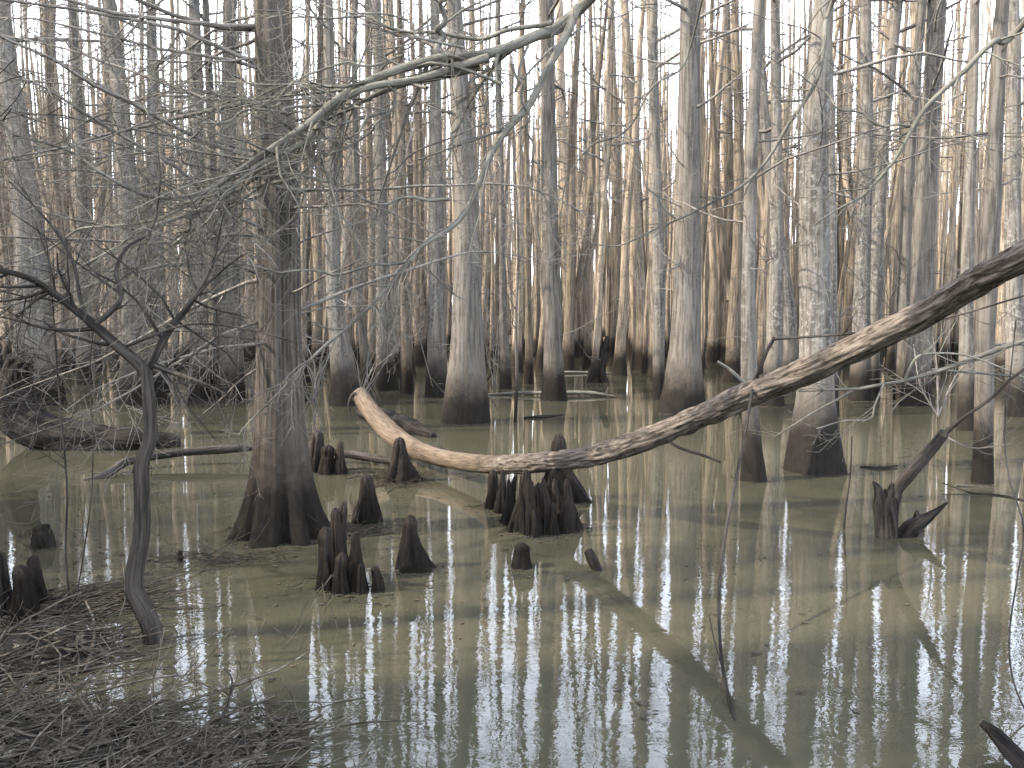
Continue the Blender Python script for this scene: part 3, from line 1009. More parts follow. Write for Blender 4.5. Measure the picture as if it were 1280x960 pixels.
knee(500, 546, 602, 44, 12, 'pointed dark knee under the orange end of the fallen log', None)
knee(653, 678, 709, 34, 15, 'small stubby knee alone in open water just before the packed clump', None)
knee(709, 541, 624, 58, 14, 'tall dark knee rising behind the log at the right of the packed clump', None, lean=-0.12)
knee(53, 655, 683, 30, 21, 'low blunt knee alone in the water at far left', None, mat='dark')
knee(27, 706, 778, 44, 16, 'broad blunt knee in the middle of the left shore trio', G4)
knee(43, 694, 760, 34, 15, 'slim rounded knee at the right of the left shore trio', G4)
knee(1, 688, 772, 32, 17, 'dark knee cut by the left picture edge', G4, mat='dark')
knee(226, 688, 701, 8, 6, 'tiny peg knee in the shaded water below the fluted cypress', None, mat='dark')
pk = 'dark stubby knee in the packed clump under the sagging log'
for u, vt, vb, wb, wt in [(617, 584, 634, 22, 11), (628, 588, 638, 20, 11), (640, 592, 637, 16, 9), (636, 602, 654, 20, 10), (648, 592, 660, 20, 11),
                          (659, 598, 664, 22, 11), (671, 594, 667, 22, 10), (676, 600, 652, 20, 11), (684, 597, 665, 20, 9), (697, 601, 660, 26, 11), (707, 598, 663, 26, 10),
                          (692, 622, 667, 14, 7), (716, 605, 660, 22, 8), (663, 590, 645, 22, 12), (688, 590, 642, 24, 12), (642, 648, 665, 10, 7), (612, 606, 633, 12, 6), (655, 612, 668, 12, 5), (680, 616, 668, 12, 5), (704, 628, 667, 13, 6), (722, 640, 664, 12, 5), (667, 640, 670, 10, 5)]:
    knee(u, vt + R_.uniform(-5, 6), vb + R_.uniform(-2, 2), wb * R_.uniform(0.95, 1.3), wt * R_.uniform(0.5, 0.95), pk, G2, lean=R_.uniform(-0.14, 0.14), mat='knee')

# ------------------------------------------------------------------ logs, snags and sticks lying in the water
def wood(name, cat, uvY, radii, label, mat, sides=18, n=60, rough=0.18, group=None, root=None, part=None):
    P = np.array([at(*q) if len(q) == 3 else gnd(q[0], q[1], 0.0) for q in uvY])
    p = spline(P, n)
    rad = np.interp(np.linspace(0, len(P) - 1, n), np.arange(len(P)), radii)
    sd = len(label or part or name) + int(abs(p[0, 0]) * 100)

    def disp(ang, s, R):
        a = vnoise(np.stack([np.cos(ang) * 2.5 + sd, np.sin(ang) * 2.5, s * 3], -1)) - 0.5
        c = vnoise(np.stack([np.cos(ang) * 7 + sd, np.sin(ang) * 7, s * 7], -1)) - 0.5
        return 1 + rough * (2 * a + c)
    b = MB()
    o0 = p[0].copy() if root is None else np.array(root.location)
    b.tube(p - o0, rad, sides, disp, cap0=True, cap1=True)
    if root is not None:
        return b.build(part, mat, root)
    o = b.build(name, mat, None, o0)
    return tag(o, label, cat, group)


y1 = gy(560)
rt = empty('curved_log', gnd(60, 545), 'dark wet log curving up to a shaggy broken end at the left edge', 'log')
wood('', '', [(27, 448, y1), (19, 480, y1), (20, 512, y1), (40, 534, y1), (75, 547, y1), (120, 553, y1), (170, 553, y1), (226, 552, y1 + .2)],
     [0.15, 0.19, 0.22, 0.25, 0.25, 0.23, 0.19, 0.09], None, M['dark'], 30, 90, 0.2, root=rt, part='trunk')
bb = MB()
rr = np.random.default_rng(8)
for i in range(60):
    p = at(rr.uniform(18, 46), rr.uniform(432, 470), y1 - rr.uniform(0, 0.2)) - np.array(rt.location)
    bb.tube(wander(p, rr.normal(0, 1, 3) + np.array([0, 0, 0.3]), rr.uniform(0.1, 0.3), 4, 0.3, -0.06, rr), np.linspace(0.007, 0.003, 5), 4)
bb.build('root_hair', M['grey_brown'], rt)
wood('fallen_branch', 'branch', [(104, 603, gy(600)), (135, 592, gy(596)), (160, 577, gy(588)), (215, 567, gy(582)), (270, 562, gy(580)), (325, 559, gy(578)), (400, 563, gy(578)), (450, 570, gy(580)), (495, 577, gy(584))],
     [0.03, 0.04, 0.045, 0.045, 0.045, 0.045, 0.045, 0.045, 0.04], 'long thin fallen branch lying on the water behind the fluted cypress', M['grey_brown'], 12, 80)
wood('sunken_log', 'log', [(452, 514, gy(520)), (480, 522, gy(530)), (510, 532, gy(540)), (542, 545, gy(547))], [0.10, 0.14, 0.12, 0.05],
     'black sunken log just behind the orange end of the fallen log', M['dark'], 18, 50, 0.35)
wood('floating_log', 'log', [(608, 493, gy(494)), (650, 491, gy(494)), (700, 491, gy(495)), (740, 491, gy(495)), (770, 496, gy(497))], [0.02, 0.04, 0.045, 0.04, 0.015],
     'pale floating log across the foot of the straight grey trunk', M['limb'], 12, 40)
wood('floating_log', 'log', [(705, 465, gy(467)), (740, 466, gy(467)), (768, 467, gy(468))], [0.03, 0.045, 0.025],
     'short pale log floating beside the black rooted snag', M['limb'], 12, 24)
wood('floating_stick', 'stick', [(655, 522, gy(523)), (680, 521, gy(522)), (705, 518, gy(519))], [0.02, 0.03, 0.015],
     'black stick floating in front of the pale floating log', M['dark'], 8, 20)
rt = empty('rooted_snag', gnd(745, 480), 'black snag with spread roots under the slim sunlit leaning trunk', 'snag')
for k, (q, rd) in enumerate([([(736, 482), (746, 462), (752, 438)], [0.10, 0.16, 0.06]), ([(757, 480), (752, 462), (757, 440)], [0.10, 0.14, 0.05]), ([(746, 455), (757, 430), (759, 420)], [0.10, 0.09, 0.03])]):
    wood('', '', [(u, v, gy(478)) for u, v in q], rd, None, M['dark'], 12, 20, 0.3, root=rt, part='root' if k < 2 else 'stub')
rt = empty('broken_limb', gnd(925, 478), 'black forked broken limb sticking from the water left of the slim crossed trunk', 'snag')
for q, rd in [([(930, 484), (914, 464), (900, 450)], [0.10, 0.09, 0.05]), ([(910, 480), (925, 440), (938, 408)], [0.06, 0.05, 0.025]), ([(905, 482), (912, 462), (928, 452)], [0.1, 0.1, 0.06])]:
    wood('', '', [(u, v, gy(476)) for u, v in q], rd, None, M['dark'], 10, 20, 0.25, root=rt, part='branch')
wood('peg', 'stick', [gnd_ for gnd_ in [(748, 714, gy(712)), (742, 703, gy(711)), (735, 688, gy(711))]], [0.030, 0.034, 0.026],
     'short black peg leaning left in open water right of the small stubby knee', M['dark'], 12, 20)
wood('driftwood', 'stick', [(1316, 990, 2.75), (1272, 946, 2.93), (1247, 918, 3.05), (1227, 903, 3.1)], [0.036, 0.034, 0.026, 0.012],
     'black stick pointing up left from the lower right corner', M['dark'], 12, 30, 0.3)
# the jagged stump on the right with its long arm
ys = gy(670)
rt = empty('jagged_stump', gnd(1110, 670), 'black jagged stump in the right water with a long branch rising to the right', 'stump')
wood('', '', [(1110, 676, ys), (1109, 655, ys), (1107, 635, ys), (1106, 622, ys)], [0.10, 0.088, 0.085, 0.07], None, M['dark'], 20, 30, 0.25, root=rt, part='stump_body')
for q, rd in [([(1099, 632), (1097, 612), (1091, 602)], [0.045, 0.03, 0.008]), ([(1112, 630), (1113, 615), (1116, 604)], [0.045, 0.03, 0.012]), ([(1106, 628), (1105, 618), (1107, 611)], [0.04, 0.02, 0.006])]:
    wood('', '', [(u, v, ys) for u, v in q], rd, None, M['dark'], 10, 14, 0.3, root=rt, part='splinter')
wood('', '', [(1114, 640, ys), (1122, 612, ys), (1140, 588, ys - .1), (1162, 564, ys - .2), (1181, 541, ys - .3)], [0.05, 0.042, 0.045, 0.042, 0.036], None, M['grey_brown'], 14, 40, 0.2, root=rt, part='branch')
sb = [c for c in rt.children if c.name.startswith('branch')][-1]
tw_ = wood('', '', [(1181, 541, ys - .3), (1205, 522, ys - .4), (1236, 500, ys - .5), (1262, 475, ys - .6), (1290, 455, ys - .7)], [0.018, 0.012, 0.011, 0.010, 0.008], None, M['grey_brown'], 8, 30, 0.15, root=rt, part='twig')
tw_.parent = sb
rt = empty('broken_root', gnd(1140, 668), 'low black forked root piece right beside the jagged stump', 'snag')
wood('', '', [(1126, 672, ys), (1138, 662, ys), (1152, 652, ys), (1168, 641, ys), (1184, 628, ys)], [0.05, 0.065, 0.05, 0.025, 0.008], None, M['dark'], 12, 30, 0.35, root=rt, part='root')
wood('', '', [(1146, 664, ys), (1146, 650, ys), (1146, 638, ys)], [0.05, 0.035, 0.01], None, M['dark'], 10, 14, 0.3, root=rt, part='prong')
wood('floating_stick', 'stick', [(1195, 607, gy(608)), (1220, 609, gy(609)), (1243, 610, gy(611))], [0.014, 0.018, 0.014], 'short straight stick floating across the foot of the lit tan trunk', M['grey_brown'], 8, 20)
wood('floating_stick', 'stick', [(1178, 604, gy(611)), (1215, 616, gy(617)), (1250, 620, gy(620)), (1290, 628, gy(628))], [0.006, 0.010, 0.014, 0.016], 'long dark stick floating toward the right picture edge', M['dark'], 8, 30)
wood('floating_stick', 'stick', [(1075, 583, gy(584)), (1100, 585, gy(586)), (1122, 582, gy(584))], [0.010, 0.018, 0.010], 'small dark stick floating between the tall pale trunk and the jagged stump', M['dark'], 8, 20)
thin_stem('upright_stick', 'stick', [(1054, 664, gy(660)), (1058, 630, gy(660)), (1063, 590, gy(660)), (1065, 545, gy(660))], 0.009, 0.005, 'thin upright stick in the water right of the tall pale trunk', M['grey_brown'])
thin_stem('upright_stick', 'stick', [(604, 482, gy(482)), (614, 466, gy(482)), (622, 450, gy(482))], 0.035, 0.015, 'short slanting stub between the thick grey tree and the thin crooked trunk', M['dark'])

# pale fallen branches tangled on the right
def tangle(name, paths, label, cat, mat, tw, seed):
    r = np.random.default_rng(seed)
    base = at(*paths[0][0][0])
    rt = empty(name, base, label, cat)
    for q, r0, r1 in paths:
        p = spline([at(*z) for z in q], 26) - base
        rad = np.linspace(r0, r1, 26)
        b = MB()
        b.tube(p, rad, 7)
        twigs_on(b, p, rad, tw, 0.45, 1, r, 3, -0.01, 0.1, (0.4, 1.1), 0.0016)
        b.build('branch', mat, rt)
    return rt


tangle('fallen_branch', [([(1300, 418, 5.6), (1250, 436, 5.7), (1190, 458, 5.8), (1130, 476, 5.9), (1075, 486, 6.0), (1050, 498, 6.1), (1010, 520, 6.2), (965, 548, 6.3)], 0.020, 0.006),
                         ([(1075, 486, 6.0), (1040, 487, 6.0), (998, 489, 6.1)], 0.011, 0.007),
                         ([(1130, 476, 5.9), (1145, 448, 5.8), (1165, 442, 5.8), (1215, 446, 5.7), (1290, 476, 5.6)], 0.011, 0.005),
                         ([(1165, 462, 5.9), (1220, 466, 5.8), (1290, 473, 5.8)], 0.010, 0.006),
                         ([(1105, 480, 5.9), (1094, 505, 5.9), (1087, 524, 5.9), (1055, 526, 5.9), (1020, 536, 5.9)], 0.008, 0.004)],
       'pale grey fallen branch with fine twigs reaching in from the right below the log', 'branch', M['limb'], 7, 41)
tangle('brush_pile', [([(1172, 520, 8.0), (1172, 470, 8.0), (1166, 420, 8.0)], 0.012, 0.004), ([(1172, 520, 8.0), (1195, 470, 8.0), (1222, 440, 7.8)], 0.010, 0.004),
                      ([(1172, 520, 8.0), (1150, 480, 8.0), (1142, 430, 8.1)], 0.009, 0.004), ([(1180, 545, 7.8), (1215, 560, 7.6), (1262, 555, 7.4)], 0.010, 0.004)],
       'thicket of thin twigs between the broad cream trunk and the dark footed trunk', 'brush', M['twig'], 8, 42)

# ------------------------------------------------------------------ the tree outside the frame whose limbs hang into the picture
def overhang():
    base = np.array([3.05, 1.25, 0.0])
    rt = empty('overhanging_tree', base, 'grey green tree outside the right edge whose long bare limbs hang across the top', 'tree')
    dz = np.arange(-0.4, 9.1, 0.25)
    pts = np.stack([0.1 * np.sin(dz), 0.08 * np.cos(dz * 0.8), dz], -1)
    b = MB()
    rad = np.linspace(0.15, 0.05, len(dz))
    b.tube(pts, rad, 20, trunk_disp(99, 0.08, 0.5, 5))
    b.build('trunk', M['limb'], rt)
    r = np.random.default_rng(21)
    n1s = [0.0]

    def limb(world, r0, r1, tw, tl, lev=1, n=60, e=1.0, sides=10, on=None):
        tw = int(tw * 1.6)
        p = spline(world, n) - base
        wob = np.linspace(0, 1, n)
        p = p + 0.018 * np.stack([np.sin(wob * 31 + tw), np.cos(wob * 27 + 2 * tw), np.sin(wob * 23 + n1s[0])], -1) * np.clip(wob * 4, 0, 1)[:, None]
        n1s[0] += 1.7
        s = np.linspace(0, 1, n) ** e
        rad = r0 + (r1 - r0) * s
        bb = MB()
        bb.tube(p, rad, sides, lambda ang, s_, R: 1 + 0.12 * (vnoise(np.stack([np.cos(ang) * 2, np.sin(ang) * 2, s_ * 5], -1)) - 0.5))
        twigs_on(bb, p, rad, tw, tl, lev, r, 4, -0.008, 0.2, (0.5, 1.25), 0.0021)
        # a few long side shoots, forked again
        twigs_on(bb, p, rad * 0.8, max(3, tw // 4), tl * 2.2, 2, r, 4, -0.006, 0.25, (0.4, 1.0), 0.0021)
        return bb.build('shoot' if on else 'limb', M['limb'], on or rt)
    a = lambda *q: at(*q)
    c0 = base + np.array([0, 0, 4.8])
    # the thick limb from the top centre sweeping left
    main = limb([c0, np.array([1.9, 3.4, 4.55]), a(740, -6, 5.4), a(668, 42, 5.3), a(600, 71, 5.2), a(545, 77, 5.15), a(480, 92, 5.1), a(425, 118, 5.0), a(372, 166, 4.9), a(300, 217, 4.8), a(245, 240, 4.7), a(190, 243, 4.7), a(135, 222, 4.6), a(80, 190, 4.6), a(20, 166, 4.5)], 0.047, 0.005, 22, 0.55, e=0.8)
    limb([a(610, 72, 5.15), a(540, 93, 5.1), a(460, 112, 5.05), a(400, 152, 5.0), a(350, 196, 4.9), a(280, 240, 4.8), a(200, 282, 4.75), a(120, 322, 4.7), a(40, 357, 4.6)], 0.026, 0.005, 20, 0.5, on=main)
    limb([a(600, 84, 5.2), a(520, 104, 5.2), a(440, 130, 5.2), a(395, 168, 5.2), a(330, 232, 5.2), a(240, 290, 5.1), a(150, 345, 5.1)], 0.020, 0.004, 18, 0.45, on=main)
    limb([a(690, 28, 5.35), a(620, 42, 5.4), a(540, 44, 5.5), a(470, 26, 5.6), a(400, 20, 5.6), a(320, 14, 5.6)], 0.016, 0.004, 16, 0.5)
    # the straight diagonal limb coming down to the cypress foot
    diag = limb([a(722, 8, 5.35), a(704, 52, 5.3), a(672, 110, 5.25), a(636, 162, 5.2), a(600, 228, 5.15), a(560, 284, 5.1), a(520, 322, 5.05), a(450, 390, 5.0), a(390, 450, 4.95), a(335, 505, 4.9), a(300, 540, 4.9)], 0.028, 0.004, 16, 0.5)
    limb([a(562, 249, 5.15), a(520, 249, 5.1), a(470, 252, 5.05), a(430, 236, 5.0), a(400, 215, 5.0), a(365, 180, 5.0)], 0.010, 0.004, 6, 0.35, on=diag)
    limb([a(515, 326, 5.05), a(460, 334, 5.0), a(400, 342, 5.0), a(340, 336, 4.9), a(280, 330, 4.9), a(225, 312, 4.9)], 0.010, 0.004, 9, 0.4, on=diag)
    # crooked shoots wandering through the upper left
    rs = np.random.default_rng(404)
    for k in range(16):
        u, v, y = rs.uniform(300, 640), rs.uniform(40, 240), rs.uniform(4.9, 5.3)
        du, dv = rs.uniform(-60, -25), rs.uniform(-16, 26)
        path = []
        for j in range(8):
            path.append(a(u, v, y))
            u += du + rs.normal(0, 18)
            v += dv + rs.normal(0, 16)
            dv += rs.normal(0, 7)
            y += rs.normal(0, 0.08)
        limb(path, rs.uniform(0.006, 0.011), 0.0026, 8, 0.5, 1, on=main)
    # upright stub and hanging shoots
    limb([a(547, 76, 5.15), a(550, 40, 5.15), a(556, -8, 5.1), a(560, -80, 5.1)], 0.022, 0.012, 4, 0.4, sides=8, on=main)
    limb([a(640, 80, 5.2), a(655, 120, 5.2), a(662, 170, 5.2), a(672, 210, 5.2), a(678, 250, 5.2)], 0.010, 0.003, 6, 0.3)
    limb([a(612, 84, 5.2), a(585, 110, 5.2), a(572, 150, 5.2), a(562, 190, 5.2), a(556, 240, 5.2)], 0.011, 0.003, 7, 0.35)
    limb([a(660, 56, 5.3), a(645, 110, 5.3), a(690, 60, 5.3), a(735, 30, 5.4), a(790, 12, 5.5), a(840, 4, 5.6)], 0.009, 0.003, 10, 0.4)
    # the thin limb across the upper right
    c1 = base + np.array([0, 0, 5.6])
    limb([c1, np.array([3.7, 3.6, 4.9]), a(1290, 18, 6.0), a(1240, 55, 6.0), a(1195, 95, 6.0), a(1150, 150, 6.0), a(1110, 205, 6.0), a(1082, 246, 6.0), a(1050, 258, 6.0), a(1020, 280, 6.0)], 0.030, 0.004, 12, 0.55)
    limb([a(1148, 154, 6.0), a(1120, 158, 6.0), a(1085, 148, 6.1), a(1045, 130, 6.1), a(1010, 100, 6.2), a(960, 70, 6.2)], 0.010, 0.004, 8, 0.4)
    limb([a(1082, 247, 6.0), a(1078, 300, 6.0), a(1070, 340, 6.0)], 0.006, 0.003, 3, 0.3)
    limb([a(1110, 165, 6.0), a(1170, 152, 6.0), a(1230, 180, 5.9), a(1290, 200, 5.9)], 0.006, 0.003, 5, 0.3)
    # the drooping limb from the upper right to the picture's centre
    limb([c1 + np.array([0, 0.1, -0.3]), np.array([2.3, 4.2, 4.9]), a(1052, -20, 6.6), a(1030, 60, 6.7), a(1008, 120, 6.8), a(975, 178, 6.9), a(930, 228, 7.0), a(880, 258, 7.0), a(830, 284, 7.0), a(780, 303, 7.0), a(735, 305, 7.0)], 0.024, 0.004, 14, 0.5)
    limb([a(846, 276, 7.0), a(815, 240, 7.0), a(790, 180, 7.0), a(760, 120, 7.0), a(745, 60, 7.0)], 0.008, 0.003, 9, 0.4)
    limb([np.array([1.2, 4.6, 4.6]), a(870, 40, 6.4), a(820, 110, 6.4), a(775, 165, 6.4), a(725, 195, 6.4), a(700, 260, 6.4), a(690, 300, 6.4)], 0.010, 0.003, 12, 0.45)


overhang()

# ------------------------------------------------------------------ the crooked sapling on the left
def crooked():
    Y = gy(802)
    base = gnd(192, 805)
    rt = empty('crooked_sapling', base, 'dark crooked sapling with zigzag stem and spreading twiggy arms in the left foreground', 'sapling')
    r = np.random.default_rng(31)

    def seg(nm, q, r0, r1, tw, tl, n=40, mat='grey_brown', lev=1):
        p = spline([at(u, v, y) for u, v, y in q], n) - base
        rad = np.linspace(r0, r1, n)
        b = MB()
        b.tube(p, rad, 14, lambda ang, s, R: 1 + 0.3 * (vnoise(np.stack([np.cos(ang) * 2, np.sin(ang) * 2, s * 8], -1)) - 0.5))
        if tw:
            twigs_on(b, p, rad, tw, tl, lev, r, 4, -0.005, 0.1, (0.5, 1.15), 0.0014)
        return b.build(nm, M[mat], rt)
    seg('stem', [(192, 815, Y), (190, 785, Y), (180, 762, Y), (168, 738, Y), (168, 712, Y), (176, 670, Y), (178, 620, Y), (178, 580, Y), (188, 545, Y), (186, 500, Y), (182, 455, Y)], 0.050, 0.030, 0, 0)
    y = Y
    seg('arm', [(184, 470, y), (170, 452, y), (150, 435, y), (120, 408, y), (95, 388, y), (60, 362, y), (30, 345, y - .1), (-20, 335, y - .2)], 0.030, 0.012, 10, 0.45)
    seg('arm', [(183, 462, y), (196, 440, y), (215, 408, y + .1), (236, 382, y + .2), (256, 350, y + .3), (268, 318, y + .4), (275, 290, y + .4)], 0.024, 0.005, 12, 0.5)
    seg('arm', [(184, 452, y), (212, 464, y), (240, 474, y - .1), (268, 486, y - .1), (290, 496, y - .2)], 0.016, 0.004, 16, 0.42)
    seg('arm', [(110, 400, y), (100, 370, y), (92, 330, y), (70, 290, y), (40, 255, y), (10, 225, y)], 0.010, 0.003, 9, 0.5)
    seg('arm', [(118, 406, y), (140, 388, y), (152, 370, y), (145, 340, y), (158, 310, y), (190, 285, y + .2), (200, 220, y + .2), (192, 150, y + .2)], 0.014, 0.003, 12, 0.5)
    seg('arm', [(150, 436, y), (190, 420, y), (240, 405, y), (300, 410, y), (360, 425, y)], 0.008, 0.003, 14, 0.45)
    seg('arm', [(60, 362, y), (30, 372, y), (-10, 378, y)], 0.010, 0.005, 5, 0.4)
    seg('side_stem', [(184, 560, Y), (176, 575, Y), (166, 590, Y + .1)], 0.014, 0.008, 0, 0)


crooked()

# twiggy saplings that fill the left half at middle distance
def brushy(u, v, hgt, seed, label, n=9, mat='twig', spread=0.5):
    r = np.random.default_rng(seed)
    g = gnd(u, v)
    rt = empty('twiggy_shrub', g - np.array([0, 0, 0.05]), label, 'shrub', 'leafless shrubs between the left trunks')
    for _ in range(n):
        a = r.uniform(0, 2 * PI)
        b = MB()
        q = wander((r.normal(0, .05), r.normal(0, .05), 0), (math.cos(a) * spread, math.sin(a) * spread, 1), hgt * r.uniform(0.6, 1.1), 9, 0.12, 0.01, r)
        rq = r.uniform(0.010, 0.017) * np.linspace(1, 0.22, 10)
        b.tube(q, rq, 5)
        twigs_on(b, q, rq, 10, hgt * 0.28, 1, r, 3, 0, 0.2, (0.4, 1.2), 0.004)
        b.build('stem', M[mat], rt)
    return rt


brushy(228, 506, 4.2, 51, 'leafless shrub left of the row of three trunks')
brushy(120, 500, 4.6, 52, 'leafless shrub behind the arms of the crooked sapling')
brushy(392, 500, 4.4, 53, 'leafless shrub behind the right side of the fluted cypress')
brushy(455, 490, 3.8, 54, 'leafless shrub beyond the broken end of the fallen log', 7)
brushy(318, 492, 5.0, 55, 'leafless shrub right behind the fluted cypress')
brushy(60, 470, 5.0, 56, 'leafless shrub beside the left edge trunk', 8)
brushy(618, 484, 2.6, 57, 'small leafless shrub right of the thick grey tree', 5)

# unseen thicket added outside the left edge to cast shadow over the near corner
def thicket():
    r = np.random.default_rng(66)
    b = MB()
    for _ in range(420):
        x, y = r.uniform(-7.8, -4.4), r.uniform(1.0, 7.4)
        if x > -0.64 * y - 1.0:
            continue
        q = wander((x, y, -0.1), (r.normal(0, .35), r.normal(0, .35), 1), r.uniform(1.8, 3.6), 7, 0.14, 0, r)
        rq = r.uniform(0.01, 0.022) * np.linspace(1, 0.3, 8)
        b.tube(q, rq, 4)
        twigs_on(b, q, rq, 10, 0.8, 1, r, 3, 0, 0.2, (0.4, 1.2), 0.004)
    tag(b.build('shadow_thicket', M['grey_brown']), 'unseen low thicket added beyond the left edge to cast shadow', 'thicket', kind='stuff')


thicket()

# hanging vines in front of the left shore
thin_stem('vine', 'vine', [(88, 760, 4.6), (82, 690, 4.6), (84, 620, 4.6), (80, 560, 4.6), (72, 470, 4.6), (66, 380, 4.6), (58, 300, 4.6)], 0.008, 0.004, 'thicker of the two vines hanging down before the left shore', M['grey_brown'], 8, 61)
thin_stem('vine', 'vine', [(92, 770, 4.55), (112, 640, 4.5), (116, 560, 4.5), (112, 470, 4.5), (118, 400, 4.5)], 0.004, 0.003, 'thinner of the two vines hanging down before the left shore', M['grey_brown'])
thin_stem('vine', 'vine', [(1290, 905, 3.3), (1266, 850, 3.4), (1262, 790, 3.5), (1272, 720, 3.6), (1280, 660, 3.7), (1262, 600, 3.9), (1256, 545, 4.0), (1262, 480, 4.2), (1270, 400, 4.3)], 0.004, 0.003, 'thin dark vine curving down along the right picture edge', M['grey_brown'])

# ------------------------------------------------------------------ litter on the shore
def leaf(b, p, r, L, tilt):
    a = r.uniform(0, 2 * PI)
    u = np.array([math.cos(a), math.sin(a), r.normal(0, tilt)])
    v = np.array([-math.sin(a), math.cos(a), r.normal(0, tilt)])
    c = r.uniform(-0.25, 0.35)
    P = np.zeros((5, 3, 3))
    for i, (t, w_) in enumerate(((-1, .06), (-.5, .42), (0, .5), (.5, .36), (1, .04))):
        for j, k in enumerate((-1, 0, 1)):
            P[i, j] = np.array(p) + u * (t * L) + v * (k * w_ * L) + np.array([0, 0, L * (c * t * t + 0.25 * abs(k) * w_)])
    P[..., 2] = np.maximum(P[..., 2], p[2] - 0.004)
    b.grid(P, P * 3.0, closed=False)


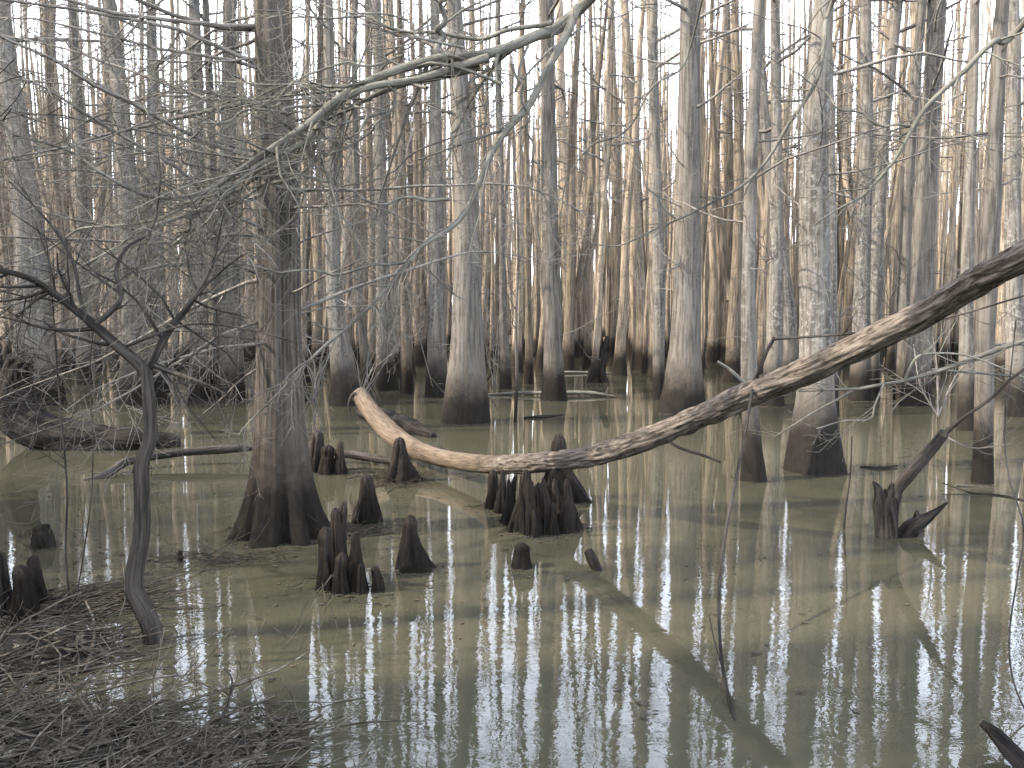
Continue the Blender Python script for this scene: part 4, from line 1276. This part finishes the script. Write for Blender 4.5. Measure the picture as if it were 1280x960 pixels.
def litter():
    r = np.random.default_rng(91)
    b = MB()
    n = 0
    while n < 3600:
        x, y = r.uniform(-3.4, -0.72), r.uniform(2.2, 4.7)
        z = float(bank_h(np.array([[x]]), np.array([[y]]))[0, 0])
        if z < -0.035 or (z < -0.01 and r.random() > 0.35):
            continue
        n += 1
        z = max(z, 0.0) + abs(r.normal(0, 0.015)) + 0.004
        a = r.uniform(0, PI) if r.random() < .5 else r.normal(0.15, 0.4)
        L = abs(r.normal(0, 0.22)) + 0.06
        q = wander((x, y, z), (math.cos(a), math.sin(a), r.normal(0.03, 0.16)), L, 4, 0.16, -0.02, r)
        q[:, 2] = np.maximum(q[:, 2], 0.003)
        b.tube(q, (0.0012 + 0.004 * r.random() ** 2 + (0.006 if r.random() < 0.06 else 0)) * np.linspace(1, 0.5, 5), 4)
    # raised sticks that stick up from the heap
    for _ in range(90):
        x, y = r.uniform(-3.0, -0.9), r.uniform(2.5, 4.4)
        z = max(0.0, float(bank_h(np.array([[x]]), np.array([[y]]))[0, 0]))
        q = wander((x, y, z), (r.normal(0, .6), r.normal(0, .4), r.uniform(0.3, 1)), r.uniform(0.12, 0.5), 5, 0.15, -0.05, r)
        b.tube(q, r.uniform(0.002, 0.004) * np.linspace(1, 0.5, 6), 4)
    # sodden leaves between the sticks
    m = 0
    while m < 900:
        x, y = r.uniform(-3.4, -0.6), r.uniform(2.2, 4.6)
        z = float(bank_h(np.array([[x]]), np.array([[y]]))[0, 0])
        if z < -0.02:
            continue
        m += 1
        leaf(b, (x, y, max(z, 0) + 0.012), r, r.uniform(0.015, 0.04), 0.35)
    tag(b.build('twig_litter', M['litter']), 'dead twigs and bark shreds matted over the muddy shore at lower left', 'litter', kind='stuff')
    # the raft of twigs pointing out from the shore
    b = MB()
    for _ in range(260):
        f = r.random()
        p = gnd(8 + 130 * f + r.normal(0, 12), 775 - 28 * f + r.normal(0, 9)) + np.array([0, 0, abs(r.normal(0, 0.02)) + 0.01])
        q = wander(p, (1, 0.25 + r.normal(0, 0.35), r.normal(0, .08)), r.uniform(0.15, 0.6), 4, 0.1, -0.01, r)
        q[:, 2] = np.maximum(q[:, 2], 0.004)
        b.tube(q, r.uniform(0.002, 0.006) * np.linspace(1, 0.4, 5), 4)
    tag(b.build('twig_raft', M['litter']), 'raft of long dead twigs floating out from the left shore trio of knees', 'litter', kind='stuff')
    b = MB()
    for c, s, m in (((498, 598), (26, 7), 220), ((275, 700), (45, 5), 60), ((455, 665), (30, 8), 60), ((1160, 560), (30, 8), 20)):
        for _ in range(m):
            p = gnd(c[0] + r.normal(0, s[0]), c[1] + r.normal(0, s[1])) + np.array([0, 0, abs(r.normal(0, 0.02)) + 0.006])
            q = wander(p, (r.normal(0, 1), r.normal(0, 1), r.normal(0.05, .2)), r.uniform(0.1, 0.4), 4, 0.25, -0.03, r)
            q[:, 2] = np.maximum(q[:, 2], 0.004)
            b.tube(q, r.uniform(0.002, 0.005) * np.linspace(1, 0.4, 5), 4)
    for _ in range(420):       # leaves drifting on the still water
        f = r.random()
        if f < 0.6:
            p = gnd(r.uniform(60, 560), r.uniform(575, 760))
        else:
            p = gnd(r.uniform(0, 1280), r.uniform(480, 900))
        leaf(b, (p[0], p[1], 0.005), r, r.uniform(0.008, 0.026), 0.02)
    # flotsam caught against the wood that stands in the water
    feet = [(o.location.x, o.location.y, 0.10) for o in C.objects if o.name.startswith('cypress_knee')]
    feet += [(x, y, pxr(w_, y)) for x, y, w_ in hero_xy] + [(-1.77, 6.36, 0.42)] * 3
    for x, y, rad in feet:
        for _ in range(5 + int(rad * 40)):
            t, q = r.uniform(0, 2 * PI), rad + abs(r.normal(0, 0.07))
            p = (x + q * math.cos(t), y + q * math.sin(t), 0.005)
            if r.random() < 0.6:
                leaf(b, p, r, r.uniform(0.008, 0.024), 0.03)
            else:
                c = wander(p, (math.cos(t + 1.6), math.sin(t + 1.6), 0), r.uniform(0.04, 0.18), 4, 0.25, 0, r)
                c[:, 2] = np.maximum(c[:, 2] * 0.3, 0.003)
                b.tube(c, np.linspace(0.003, 0.0015, 5), 4)
    tag(b.build('floating_twigs', M['litter']), 'dead twigs and leaves floating among the knees and below the fallen log', 'litter', kind='stuff')


litter()
wood('shore_branch', 'branch', [(60, 950, 3.05), (130, 942, 3.08), (210, 935, 3.1), (290, 931, 3.12), (350, 938, 3.1), (420, 949, 3.08), (470, 962, 3.05)],
     [0.020, 0.024, 0.026, 0.026, 0.024, 0.022, 0.015], 'grey fallen branch lying along the muddy shore at the bottom left', M['grey_brown'], 16, 60, 0.2)
thin_stem('curled_twig', 'stick', [(268, 925, gy(925)), (284, 880, 3.3), (290, 850, 3.35), (280, 835, 3.38)], 0.006, 0.003, 'thin curled twig standing up from the muddy shore', M['grey_brown'])
thin_stem('pale_stick', 'stick', [(255, 962, 3.0), (280, 935, 3.08), (300, 915, 3.15)], 0.005, 0.003, 'pale straight stick lying over the grey shore branch', M['pale'])
